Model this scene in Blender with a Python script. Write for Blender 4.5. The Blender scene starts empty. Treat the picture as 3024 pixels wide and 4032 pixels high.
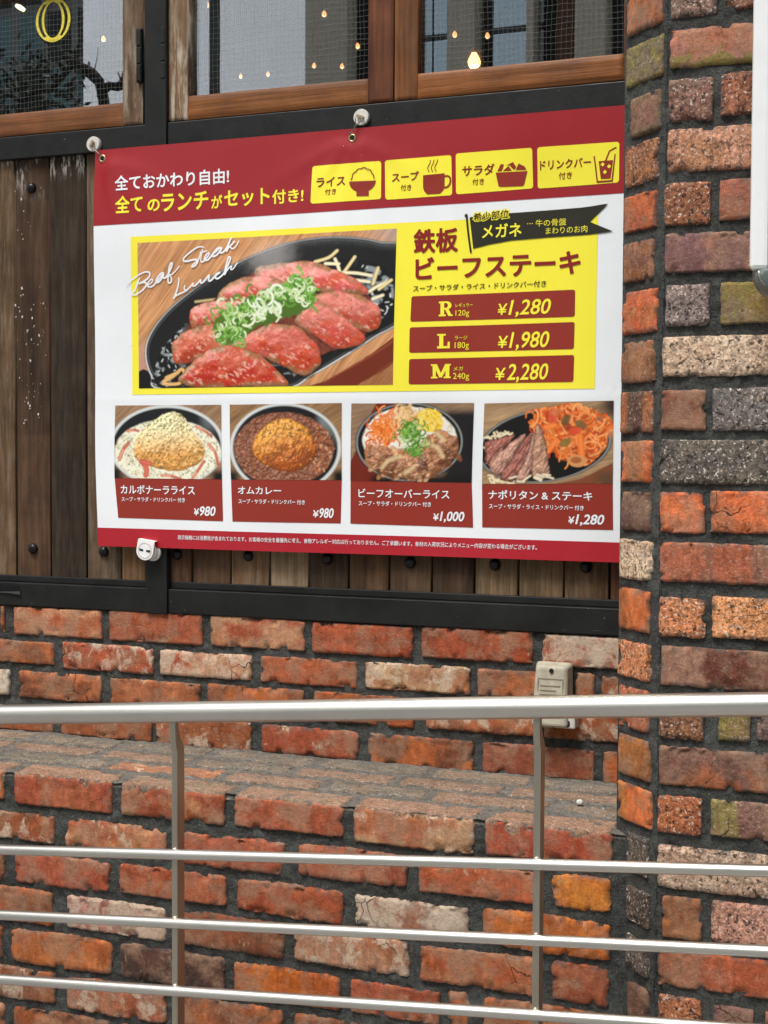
import bpy, bmesh, math, random
import numpy as np
from mathutils import Vector, Matrix
random.seed(7); RNG = np.random.default_rng(7)
S = bpy.context.scene
COL = S.collection

# ------------------------------------------------------------------ camera
def cam_axes(yaw, pitch, roll):
    cy, sy, cp, sp = math.cos(yaw), math.sin(yaw), math.cos(pitch), math.sin(pitch)
    fwd = np.array([-sy*cp, cy*cp, -sp]); right = np.array([cy, sy, 0.]); up = np.cross(right, fwd)
    cr, sr = math.cos(roll), math.sin(roll)
    return cr*right+sr*up, -sr*right+cr*up, fwd
r_, u_, f_ = cam_axes(.37029, .04012, .00469)
cd = bpy.data.cameras.new('camera'); cam = bpy.data.objects.new('camera', cd); COL.objects.link(cam)
cam.matrix_world = Matrix(((r_[0], u_[0], -f_[0], 0), (r_[1], u_[1], -f_[1], -2.4), (r_[2], u_[2], -f_[2], 1.45), (0, 0, 0, 1)))
cd.sensor_fit = 'HORIZONTAL'; cd.sensor_width = 36; cd.lens = 5600/3024*36
cd.clip_start = .05; cd.clip_end = 500
S.camera = cam

# ------------------------------------------------------------------ world, sun, exposure
SUN_EL, SUN_AZ = math.radians(62), math.radians(200)      # azimuth clockwise from +y
w = bpy.data.worlds.new('World'); S.world = w; w.use_nodes = True
wn = w.node_tree; wn.nodes.clear()
sky = wn.nodes.new('ShaderNodeTexSky'); sky.sky_type = 'NISHITA'; sky.sun_disc = False
sky.sun_elevation = SUN_EL; sky.sun_rotation = SUN_AZ; sky.air_density = 1.0; sky.dust_density = 3.0; sky.ozone_density = 1.0
hs = wn.nodes.new('ShaderNodeHueSaturation'); hs.inputs['Saturation'].default_value = .13
wn.links.new(sky.outputs[0], hs.inputs['Color'])
# cloud layer: broad soft grey billows
tc = wn.nodes.new('ShaderNodeTexCoord'); nz = wn.nodes.new('ShaderNodeTexNoise')
nz.inputs['Scale'].default_value = 2.2; nz.inputs['Detail'].default_value = 6
wn.links.new(tc.outputs['Generated'], nz.inputs['Vector'])
mr = wn.nodes.new('ShaderNodeMapRange'); mr.inputs[1].default_value = .3; mr.inputs[2].default_value = .7
mr.inputs[3].default_value = .72; mr.inputs[4].default_value = 1.12
wn.links.new(nz.outputs['Fac'], mr.inputs[0])
mx = wn.nodes.new('ShaderNodeVectorMath'); mx.operation = 'SCALE'
wn.links.new(hs.outputs[0], mx.inputs[0]); wn.links.new(mr.outputs[0], mx.inputs['Scale'])
bg = wn.nodes.new('ShaderNodeBackground'); bg.inputs['Strength'].default_value = .11
wn.links.new(mx.outputs[0], bg.inputs['Color'])
wo = wn.nodes.new('ShaderNodeOutputWorld'); wn.links.new(bg.outputs[0], wo.inputs['Surface'])
sd = bpy.data.lights.new('sun', 'SUN'); sd.energy = 1.5; sd.angle = math.radians(24); sd.color = (1, .97, .93)
so = bpy.data.objects.new('sun', sd); COL.objects.link(so)
dv = Vector((math.sin(SUN_AZ)*math.cos(SUN_EL), math.cos(SUN_AZ)*math.cos(SUN_EL), math.sin(SUN_EL)))
so.rotation_euler = dv.to_track_quat('Z', 'Y').to_euler(); so.location = dv*30
S.view_settings.view_transform = 'Standard'; S.view_settings.look = 'None'
S.view_settings.gamma = 1; S.view_settings.exposure = 1.11

# ------------------------------------------------------------------ helpers: colour, noise, objects
def lin(r, g, b):
    f = lambda c: (c/255/12.92) if c/255 <= .04045 else ((c/255+.055)/1.055)**2.4
    return np.array([f(r), f(g), f(b)])

def _h(ix, iy, s):
    n = (ix.astype(np.int64)*374761393 + iy.astype(np.int64)*668265263 + int(s)*1442695041) & 0xffffffff
    n = ((n ^ (n >> 13))*1274126177) & 0xffffffff
    return ((n ^ (n >> 16)) & 0xffff)/65535.
def vn(x, y, s=0):
    x = np.asarray(x, float); y = np.asarray(y, float)
    ix = np.floor(x); iy = np.floor(y); fx = x-ix; fy = y-iy
    fx = fx*fx*(3-2*fx); fy = fy*fy*(3-2*fy)
    return (_h(ix, iy, s)*(1-fx)+_h(ix+1, iy, s)*fx)*(1-fy)+(_h(ix, iy+1, s)*(1-fx)+_h(ix+1, iy+1, s)*fx)*fy
def fbm(x, y, s=0, o=4):
    t = 0; a = .5; n = 0
    for i in range(o):
        t = t+a*vn(x*2**i, y*2**i, s+i*17); n += a; a *= .5
    return t/n
def sst(a, b, x):
    t = np.clip((x-a)/(b-a), 0, 1); return t*t*(3-2*t)

class MB:                       # collects quads/polys with optional per-vertex attributes
    def __init__(s): s.v = []; s.f = []; s.n = 0; s.tone = []; s.wear = []; s.off = 0
    def add(s, verts, faces, tone=None, wear=None):
        verts = np.asarray(verts, float); k = len(verts)
        s.v.append(verts); s.f.extend([tuple(i+s.n for i in f) for f in faces]); s.n += k
        s.tone.append(np.broadcast_to(tone if tone is not None else (1, 1, 1), (k, 3)))
        s.wear.append(np.broadcast_to(wear if wear is not None else (0, 0, 0), (k, 3)))
    def grid(s, P, tone=None, wear=None, flip=False):      # P: (n,m,3)
        n, m = P.shape[:2]
        i = np.arange(n*m).reshape(n, m)
        q = np.stack([i[:-1, :-1], i[:-1, 1:], i[1:, 1:], i[1:, :-1]], -1).reshape(-1, 4)
        if flip: q = q[:, ::-1]
        g = lambda a: None if a is None else (np.asarray(a).reshape(-1, 3) if np.ndim(a) == 3 else a)
        s.add(P.reshape(-1, 3), q.tolist(), g(tone), g(wear))
    def box(s, x0, x1, y0, y1, z0, z1, tone=None, wear=None):
        v = [(x, y, z) for z in (z0, z1) for y in (y0, y1) for x in (x0, x1)]
        s.add(v, [(0, 2, 3, 1), (4, 5, 7, 6), (0, 1, 5, 4), (2, 6, 7, 3), (0, 4, 6, 2), (1, 3, 7, 5)], tone, wear)
    def build(s, name, mat, parent=None, smooth=False, bevel=0, attrs=False):
        me = bpy.data.meshes.new(name)
        V = np.concatenate(s.v) if s.v else np.zeros((0, 3))
        me.from_pydata(V.tolist(), [], s.f); me.update()
        if attrs:
            T = np.concatenate(s.tone); W = np.concatenate(s.wear)
            for nm, A in (('tone', T), ('wear', W)):
                a = me.attributes.new(nm, 'FLOAT_COLOR', 'POINT')
                a.data.foreach_set('color', np.concatenate([A, np.ones((len(A), 1))], 1).astype(np.float32).ravel())
        if smooth: me.polygons.foreach_set('use_smooth', [True]*len(me.polygons))
        o = bpy.data.objects.new(name, me); COL.objects.link(o); me.materials.append(mat)
        if bevel:
            b = o.modifiers.new('bevel', 'BEVEL'); b.width = bevel; b.segments = 2; b.limit_method = 'ANGLE'
        if parent: o.parent = parent
        return o
def thing(name, label, cat, group=None, loc=(0, 0, 0)):
    o = bpy.data.objects.new(name, None); COL.objects.link(o); o.empty_display_size = .05
    o.location = loc
    return tag(o, label, cat, group)
def tag(o, label, cat, group=None):
    o['label'] = label; o['category'] = cat
    if group: o['group'] = group
    return o
def struct(o): o['kind'] = 'structure'; return o

def tube(mb, pts, r, seg=10, closed=False, tone=None):
    pts = [np.asarray(p, float) for p in pts]; rr = r if np.ndim(r) else [r]*len(pts)
    rings = []
    for i, p in enumerate(pts):
        a = pts[max(i-1, 0)] if not closed else pts[i-1]
        b = pts[min(i+1, len(pts)-1)] if not closed else pts[(i+1) % len(pts)]
        d = (b-a)/max(np.linalg.norm(b-a), 1e-9)
        h = np.array([0, 0, 1.]) if abs(d[2]) < .9 else np.array([0, 1., 0])
        n1 = np.cross(d, h); n1 /= np.linalg.norm(n1); n2 = np.cross(d, n1)
        an = np.arange(seg)*2*np.pi/seg
        rings.append(p+rr[i]*(np.cos(an)[:, None]*n1+np.sin(an)[:, None]*n2))
    V = np.concatenate(rings); F = []; n = len(pts)
    for i in range(n if closed else n-1):
        for k in range(seg):
            a, b = i*seg+k, i*seg+(k+1) % seg; c, d = ((i+1) % n)*seg+(k+1) % seg, ((i+1) % n)*seg+k
            F.append((a, b, c, d))
    if not closed: F += [tuple(range(seg))[::-1], tuple((n-1)*seg+k for k in range(seg))]
    mb.add(V, F, tone)
def lathe(mb, prof, c, axis='y', seg=24):                 # prof: (radius, height along axis)
    V = []; F = []; n = len(prof)
    for r, h in prof:
        for k in range(seg):
            a = 2*np.pi*k/seg; p, q = r*np.cos(a), r*np.sin(a)
            V.append((c[0]+p, c[1]+h, c[2]+q) if axis == 'y' else (c[0]+p, c[1]+q, c[2]+h))
    for i in range(n-1):
        for k in range(seg):
            F.append((i*seg+k, i*seg+(k+1) % seg, (i+1)*seg+(k+1) % seg, (i+1)*seg+k))
    F += [tuple(range(seg))[::-1], tuple((n-1)*seg+k for k in range(seg))]
    mb.add(V, F)

# ------------------------------------------------------------------ materials
class NT:
    def __init__(s, name):
        s.m = bpy.data.materials.new(name); s.m.use_nodes = True; s.t = s.m.node_tree; s.t.nodes.clear()
        s.out = s.t.nodes.new('ShaderNodeOutputMaterial')
    def n(s, typ, **kw):
        nd = s.t.nodes.new('ShaderNode'+typ)
        for k, v in kw.items():
            if k.startswith('i_'): s.put(nd.inputs[int(k[2:])], v)
            elif k.startswith('p_'): setattr(nd, k[2:], v)
            else: s.put(nd.inputs[k.replace('_', ' ')], v)
        return nd
    def put(s, sock, v):
        if isinstance(v, bpy.types.NodeSocket): s.t.links.new(v, sock)
        else: sock.default_value = v
    def math(s, op, a, b=0., clamp=False):
        nd = s.n('Math', p_operation=op, i_0=a, i_1=b); nd.use_clamp = clamp; return nd.outputs[0]
    def mix(s, fac, a, b, mode='MIX'):
        nd = s.t.nodes.new('ShaderNodeMix'); nd.data_type = 'RGBA'; nd.blend_type = mode
        s.put(nd.inputs[0], fac)
        for k, v in ((6, a), (7, b)):
            s.put(nd.inputs[k], v if isinstance(v, bpy.types.NodeSocket) else (*v, 1))
        return nd.outputs[2]
    def rng(s, x, a, b, c=0., d=1., smooth=False):
        nd = s.n('MapRange', i_0=x, i_1=a, i_2=b, i_3=c, i_4=d)
        if smooth: nd.interpolation_type = 'SMOOTHSTEP'
        return nd.outputs[0]
    def pos(s, scale=(1, 1, 1), off=None):
        g = s.n('NewGeometry').outputs['Position']
        v = s.n('VectorMath', p_operation='MULTIPLY', i_0=g, i_1=scale).outputs[0]
        if off is not None: v = s.n('VectorMath', p_operation='ADD', i_0=v, i_1=off).outputs[0]
        return v
    def noise(s, vec, scale, detail=4, rough=.55, dist=0.):
        return s.n('TexNoise', Vector=vec, Scale=scale, Detail=detail, Roughness=rough, Distortion=dist).outputs['Fac']
    def attr(s, name): return s.n('Attribute', p_attribute_name=name).outputs['Color']
    def scale(s, col, f): return s.n('VectorMath', p_operation='SCALE', i_0=col, Scale=f).outputs[0]
    def bsdf(s, col, rough=.8, metal=0., spec=.5, bump=None, bd=.002, bs=1., **kw):
        b = s.n('BsdfPrincipled', Base_Color=col if isinstance(col, bpy.types.NodeSocket) else (*col, 1), Roughness=rough, Metallic=metal, Specular_IOR_Level=spec, **kw)
        if bump is not None:
            s.put(b.inputs['Normal'], s.n('Bump', Height=bump, Distance=bd, Strength=bs).outputs[0])
        s.t.links.new(b.outputs[0], s.out.inputs[0]); return b

def plain(name, rgb, rough=.6, metal=0., spec=.5, lins=None, var=.12, vscale=40):
    t = NT(name); c = tuple(lins) if lins is not None else tuple(lin(*rgb))
    p = t.pos(); f = t.rng(t.noise(p, vscale, 5), .25, .75, 1-var, 1+var)
    rgbn = t.n('RGB'); rgbn.outputs[0].default_value = (*c, 1)
    t.bsdf(t.scale(rgbn.outputs[0], f), rough, metal, spec); return t.m

def make_brick_mat():
    t = NT('brick'); tone = t.attr('tone'); sep = t.n('SeparateColor', Color=t.attr('wear'))
    white, speck, moss = sep.outputs
    p = t.pos()
    red = t.math('SUBTRACT', 1., speck, True)
    dx = t.n('VectorMath', p_operation='ADD', i_0=p, i_1=t.scale(t.n('TexNoise', Vector=p, Scale=60., Detail=4.).outputs['Color'], .016)).outputs[0]
    c = t.scale(tone, t.rng(t.noise(p, 70, 9, .72), .25, .75, .60, 1.42))
    c = t.scale(c, t.rng(t.noise(t.pos((150, 150, 30)), 1, 5, .6), .3, .7, .80, 1.16))
    c = t.mix(t.math('MULTIPLY', t.rng(t.noise(dx, 24, 6, .62), .48, .62, 0, .75), red), c, t.n('VectorMath', p_operation='MULTIPLY', i_0=c, i_1=(.76, .62, .48)).outputs[0])
    c = t.mix(t.math('MULTIPLY', t.rng(t.noise(t.n('VectorMath', p_operation='ADD', i_0=dx, i_1=(7.3, 2.2, 9.1)).outputs[0], 20, 7, .66), .47, .60, 0, .62), red), c, t.scale(t.mix(.5, tuple(lin(166, 128, 98)), tuple(lin(150, 124, 106))), t.rng(t.noise(p, 180, 5, .7), .3, .7, .7, 1.25)))
    c = t.mix(t.rng(t.noise(t.pos((1, 1, .45)), 130, 4, .7), .64, .70, 0, .55), c, tuple(lin(196, 164, 134)))
    c = t.mix(t.rng(t.noise(t.pos(off=(4.4, 1.2, 8.8)), 110, 5, .75), .63, .70, 0, .6), c, t.scale(c, .42))
    # pale lime bloom
    nW = t.noise(t.pos((1, 1, .8)), 34, 8, .68, .4)
    th = t.math('SUBTRACT', .80, t.math('MULTIPLY', white, .42))
    fW = t.math('MULTIPLY', t.math('DIVIDE', t.math('SUBTRACT', nW, th), .08, True), t.rng(white, 0, .3, 0, .85))
    c = t.mix(t.math('MULTIPLY', fW, t.rng(t.noise(p, 230, 4), .3, .7, .45, 1)), c, tuple(lin(206, 188, 165)))
    # moss / ochre crust
    nM = t.noise(p, 45, 6, .6)
    thM = t.math('SUBTRACT', .78, t.math('MULTIPLY', moss, .5))
    fM = t.math('MULTIPLY', t.math('DIVIDE', t.math('SUBTRACT', nM, thM), .08, True), t.rng(moss, 0, .2, 0, .9))
    c = t.mix(fM, c, tuple(lin(134, 122, 66)))
    # coarse wire-cut grain: light and dark grits
    v1 = t.n('TexVoronoi', Vector=p, Scale=330.).outputs['Color']
    g1 = t.n('SeparateColor', Color=v1).outputs[0]
    c = t.mix(t.math('MULTIPLY', speck, .75), c, t.scale(c, t.rng(g1, 0, 1, .42, 1.75)))
    fl = t.math('MULTIPLY', t.rng(t.noise(p, 230, 3, .6), .605, .65), speck)
    c = t.mix(t.math('MULTIPLY', fl, .8), c, tuple(lin(228, 214, 200)))
    fd = t.math('MULTIPLY', t.rng(t.noise(t.pos(off=(3.1, .7, 5.2)), 150, 3, .55), .595, .64), t.rng(speck, 0, 1, .12, 1))
    c = t.mix(t.math('MULTIPLY', fd, .85), c, tuple(lin(42, 38, 38)))
    # hairline cracks in a few places
    wv = t.n('VectorMath', p_operation='ADD', i_0=p, i_1=t.scale(t.n('TexNoise', Vector=p, Scale=30., Detail=3.).outputs['Color'], .03)).outputs[0]
    cr = t.n('TexVoronoi', p_feature='DISTANCE_TO_EDGE', Vector=wv, Scale=13.).outputs['Distance']
    fc = t.math('MULTIPLY', t.rng(cr, .002, .009, 1, 0), t.rng(t.noise(p, 6, 2), .60, .63))
    c = t.mix(t.math('MULTIPLY', fc, .85), c, tuple(lin(48, 30, 26)))
    h = t.math('ADD', t.noise(p, 220, 6, .75), t.math('MULTIPLY', t.noise(p, 70, 5), .9))
    h = t.math('SUBTRACT', h, t.math('MULTIPLY', fc, 1.2))
    h = t.math('ADD', h, t.math('MULTIPLY', t.math('MULTIPLY', g1, speck), .6))
    t.bsdf(c, .86, 0, .25, h, .0022); return t.m
def make_mortar_mat(name='mortar', gain=1., tint=(.97, 1., .94)):
    t = NT(name); p = t.pos()
    n1 = t.noise(p, 60, 8, .7); n2 = t.noise(p, 320, 4, .7); n3 = t.noise(p, 9, 4)
    b = t.math('ADD', t.rng(n1, .3, .7, .036, .098), t.rng(n2, .35, .7, -.024, .042))
    b = t.math('MULTIPLY', b, t.rng(n3, .3, .7, .8, 1.25))
    b = t.math('MULTIPLY', b, gain); cc = t.n('CombineColor', Red=t.math('MULTIPLY', b, tint[0]), Green=t.math('MULTIPLY', b, tint[1]), Blue=t.math('MULTIPLY', b, tint[2])).outputs[0]
    cc = t.mix(t.rng(t.noise(p, 420, 2), .70, .74, 0, .6), cc, tuple(lin(190, 182, 172)))
    t.bsdf(cc, .93, 0, .2, t.math('ADD', n2, t.math('MULTIPLY', n1, 2.2)), .004, 1.); return t.m
def make_wood_mat(name, axis, rough=.7, spec=.3, contrast=1.):
    # tone attribute gives each board its own colour; grain runs along axis
    t = NT(name); tone = t.attr('tone'); sep = t.n('SeparateColor', Color=t.attr('wear'))
    white, grey, seed = sep.outputs
    a = (150, 150, 5) if axis == 'z' else (5, 150, 150)
    b = (34, 34, 1.8) if axis == 'z' else (1.8, 34, 34)
    o = t.scale(t.n('CombineXYZ', X=seed, Y=seed, Z=seed).outputs[0], 37.)
    fine = t.noise(t.n('VectorMath', p_operation='ADD', i_0=t.pos(a), i_1=o).outputs[0], 1, 5, .6)
    big = t.noise(t.n('VectorMath', p_operation='ADD', i_0=t.pos(b), i_1=o).outputs[0], 1, 5, .6, .6)
    blot = t.noise(t.n('VectorMath', p_operation='ADD', i_0=t.pos(), i_1=o).outputs[0], 16, 5, .6)
    c = t.scale(tone, t.rng(fine, .3, .7, 1-.32*contrast, 1+.32*contrast))
    c = t.scale(c, t.rng(big, .28, .72, 1-.42*contrast, 1+.35*contrast))
    c = t.scale(c, t.rng(blot, .3, .7, .72, 1.25))
    c = t.mix(t.rng(big, .62, .68, 0, .35*contrast), c, t.scale(tone, .3))
    c = t.mix(t.math('MULTIPLY', t.rng(t.noise(t.pos((90, 90, 12) if axis == 'z' else (12, 90, 90)), 1, 5, .65), .47, .62), grey), c, tuple(lin(176, 164, 146)))
    fw = t.math('MULTIPLY', t.rng(t.noise(t.pos((110, 110, 20)), 1, 6, .7), .5, .58), white)
    c = t.mix(fw, c, tuple(lin(214, 210, 200)))
    t.bsdf(c, rough, 0, spec, t.math('ADD', fine, big), .0012); return t.m
def make_steel_paint():
    t = NT('black_steel_paint'); p = t.pos()
    b = t.rng(t.noise(p, 12, 6, .65), .3, .7, .005, .014)
    cc = t.n('CombineColor', Red=b, Green=t.math('MULTIPLY', b, 1.04), Blue=t.math('MULTIPLY', b, 1.03)).outputs[0]
    sc = t.noise(t.pos((14, 14, 150)), 1, 6, .75, .5)
    cc = t.mix(t.math('MULTIPLY', t.rng(sc, .66, .72), t.rng(t.noise(p, 9, 2), .5, .6, 0, .5)), cc, tuple(lin(120, 122, 120)))
    cc = t.mix(t.rng(t.noise(p, 130, 2), .77, .79, 0, .7), cc, tuple(lin(180, 180, 176)))
    t.bsdf(cc, t.rng(t.noise(p, 30, 4), .3, .7, .42, .62), 0, .3, t.noise(p, 90, 3), .0004); return t.m
def make_stainless():
    t = NT('brushed_stainless'); p = t.pos()
    n = t.noise(t.pos((2, 40, 40)), 1, 3, .5); sm = t.noise(p, 9, 4, .55)
    rg = t.n('RGB'); rg.outputs[0].default_value = (.65, .638, .59, 1)
    c = t.scale(rg.outputs[0], t.rng(sm, .3, .7, .94, 1.04))
    c = t.mix(t.rng(t.noise(p, 55, 4), .72, .75, 0, .35), c, (.28, .26, .22))
    t.bsdf(c, t.rng(n, .3, .7, .36, .42), 1.); return t.m
def make_glass(fac=.20):
    t = NT('window_glass')
    tr = t.n('BsdfTransparent', Color=(.93, .96, .95, 1)); gl = t.n('BsdfGlossy', Color=(.92, .95, 1, 1), Roughness=.006)
    mx = t.n('MixShader', i_0=fac, i_1=tr.outputs[0], i_2=gl.outputs[0])
    t.t.links.new(mx.outputs[0], t.out.inputs[0]); return t.m
def make_print(name, rgb=None, attr=None):
    t = NT(name)
    if attr: c = t.attr(attr)
    else:
        rg = t.n('RGB'); rg.outputs[0].default_value = (*lin(*rgb), 1); c = rg.outputs[0]
    p = t.pos(); c = t.scale(c, t.rng(t.noise(p, 8, 5), .3, .7, .96, 1.03))
    c = t.mix(t.rng(t.noise(p, 60, 6, .7), .68, .78, 0, .18), c, tuple(lin(120, 105, 95)))
    t.bsdf(c, t.rng(t.noise(p, 10, 3), .3, .7, .27, .38), 0, .45, t.noise(p, 14, 4), .0015, .35); return t.m
def emit(name, col, k):
    t = NT(name); e = t.n('Emission', Color=(*col, 1), Strength=k); t.t.links.new(e.outputs[0], t.out.inputs[0]); return t.m

M_BRICK = make_brick_mat(); M_MORTAR = make_mortar_mat(); M_WASH = make_mortar_mat('ledge_wash', 2.25, (1.10, 1., .86)); M_STEEL = make_steel_paint()
M_PLANK = make_wood_mat('weathered_planks', 'z', .78, .2); M_STILE = make_wood_mat('window_wood_upright', 'z', .6, .25); M_RAILW = make_wood_mat('window_wood_level', 'x', .5, .3, .85)
M_STAIN = make_stainless(); M_GLASS = make_glass()

# ------------------------------------------------------------------ brickwork
def brick(mb, O, U, V, N, u0, u1, v0, v1, A, B=None, wear=(0, 0, 0), res=.0038, edge=.0022, corner=.06, bev=.0035, seed=None, mode='mix', skew=0., bow=0.):
    """one brick face as a worn, chipped slab on the plane O + u U + v V, standing out along N"""
    sd = int(RNG.integers(1, 99999)) if seed is None else seed
    rs = np.random.default_rng(sd)
    L, Hh = u1-u0, v1-v0
    ns, nt = max(5, int(L/res)), max(5, int(Hh/res))
    hu, hv = L/2, Hh/2
    def lines(n, h):
        q = np.linspace(-1, 1, n); e1, e2 = .0008/h, .0022/h
        return np.unique(np.concatenate([q[np.abs(q) < 1-.0042/h], [-1, -1+e1, -1+e2, 1-e2, 1-e1, 1]]))
    s = np.concatenate([[-1], lines(ns, hu), [1]]); t = np.concatenate([[-1], lines(nt, hv), [1]])
    T, SS = np.meshgrid(t, s, indexing='ij')
    e = lambda q, k: (fbm(q/.026+sd*1.7, np.full_like(q, k*9.3+sd), sd+k, 2)-.5)*.75+(fbm(q/.0065+sd, np.full_like(q, k*3.1), sd+k+40, 3)-.5)*1.35
    # ragged outline
    big = rs.uniform(-.0015, .0015, 4)
    uu = SS*hu*(1-corner*np.abs(T)**12*min(1, hv/hu)*np.abs(SS)**6) + np.where(SS > 0, e(T*hv, 1)*edge+big[0], e(T*hv, 2)*edge+big[1])*np.abs(SS)**9
    vv = T*hv*(1-corner*np.abs(SS)**(12*max(1., hu/hv*.8))*np.abs(T)**6) + np.where(T > 0, e(SS*hu, 3)*edge*1.2+big[2], e(SS*hu, 4)*edge*1.2+big[3])*np.abs(T)**9
    vv = vv+skew*uu+bow*(1-SS**2)*T
    de = np.minimum((1-np.abs(SS))*hu, (1-np.abs(T))*hv)
    nn = fbm(uu/.03+sd, vv/.03, sd+5, 4)
    d = -bev*np.exp(-(de/.0013)**1.3)+(nn-.5)*.0014+(fbm(uu/.008+sd, vv/.008, sd+3, 2)-.5)*.0010
    chip = sst(.635, .72, fbm(uu/.020+sd*3, vv/.020+7, sd+9, 3))*np.exp(-(de/.009)**2)
    d = d-chip*.0065
    ring = np.zeros_like(d, bool); ring[0] = ring[-1] = True; ring[:, 0] = ring[:, -1] = True
    d[ring] = -.02
    cu, cv = (u0+u1)/2, (v0+v1)/2
    P = O+(cu+uu)[..., None]*U+(cv+vv)[..., None]*V+d[..., None]*N
    A = warm(np.asarray(A, float)); B = A*.8 if B is None else warm(np.asarray(B, float))
    if mode == 'mix': k = sst(.38, .62, fbm(uu/.045+sd, vv/.03, sd+31, 4))
    elif mode == 'band': k = sst(.42, .58, vn(uu/.035+sd, vv*0+3, sd+33)*.85+.15*fbm(uu/.01, vv/.01, sd, 3))
    elif mode == 'low': k = sst(.0, .6, -T*.5+(fbm(uu/.02, vv/.02, sd, 4)-.5)*1.6)
    elif mode == 'edge': k = np.exp(-(de/(.35*hv))**2)*.9*(.5+fbm(uu/.02, vv/.02, sd, 3))
    elif mode == 'left': k = sst(-.45, -.35, SS+.2*(fbm(uu/.02, vv/.02, sd, 3)-.5))
    k = np.clip(k, 0, 1)[..., None]
    tone = A*(1-k)+B*k
    tone = tone*(1-.35*chip[..., None])
    sm = (np.exp(-(de/.0045)**2)*sst(.46, .60, fbm(uu/.009+sd, vv/.009+3, sd+61, 3))*.75)[..., None]
    tone = tone*(1-sm)+np.array([.075, .072, .068])*sm
    wr = np.broadcast_to(np.asarray(wear, float), tone.shape).copy()
    wr[..., 0] *= .55+.9*fbm(uu/.06+sd*2, vv/.05, sd+50, 3)
    wr[..., 2] *= np.clip(.4-T*.8, 0, 1.3) if mode == 'low' else 1
    mb.grid(P, tone, wr)

def mortar(mb, O, U, V, N, u0, u1, v0, v1, depth=.0045, amp=.0045, res=.004, seed=3):
    nu, nv = int((u1-u0)/res)+1, int((v1-v0)/res)+1
    Vv, Uu = np.meshgrid(np.linspace(v0, v1, nv), np.linspace(u0, u1, nu), indexing='ij')
    d = -depth+(fbm(Uu/.05, Vv/.03, seed, 5)-.5)*amp*2+(fbm(Uu/.013, Vv/.009, seed+7, 3)-.5)*.0046
    mb.grid(O+Uu[..., None]*U+Vv[..., None]*V+d[..., None]*N)

X, Y, Z = np.eye(3)
REDS = [lin(168, 92, 58), lin(176, 98, 62), lin(158, 86, 56), lin(170, 90, 52), lin(154, 86, 60), lin(178, 104, 72)]
DARK = [lin(134, 78, 54), lin(146, 82, 54), lin(136, 84, 64), lin(124, 72, 52)]
def warm(c):                                              # pull the traced reds a little towards brown
    return c*np.array([1., 1.09, .97]) if c[0] > 2.3*c[1] else c
def rred(): return REDS[RNG.integers(len(REDS))]*RNG.uniform(.9, 1.12), DARK[RNG.integers(len(DARK))]
def rows_fill(rows, xmin, j=.02, L=.2):
    for r in rows:
        while r[0][0] > xmin: r.insert(0, (r[0][0]-j-L*random.uniform(.93, 1.05), r[0][0]-j))
    return rows

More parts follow.
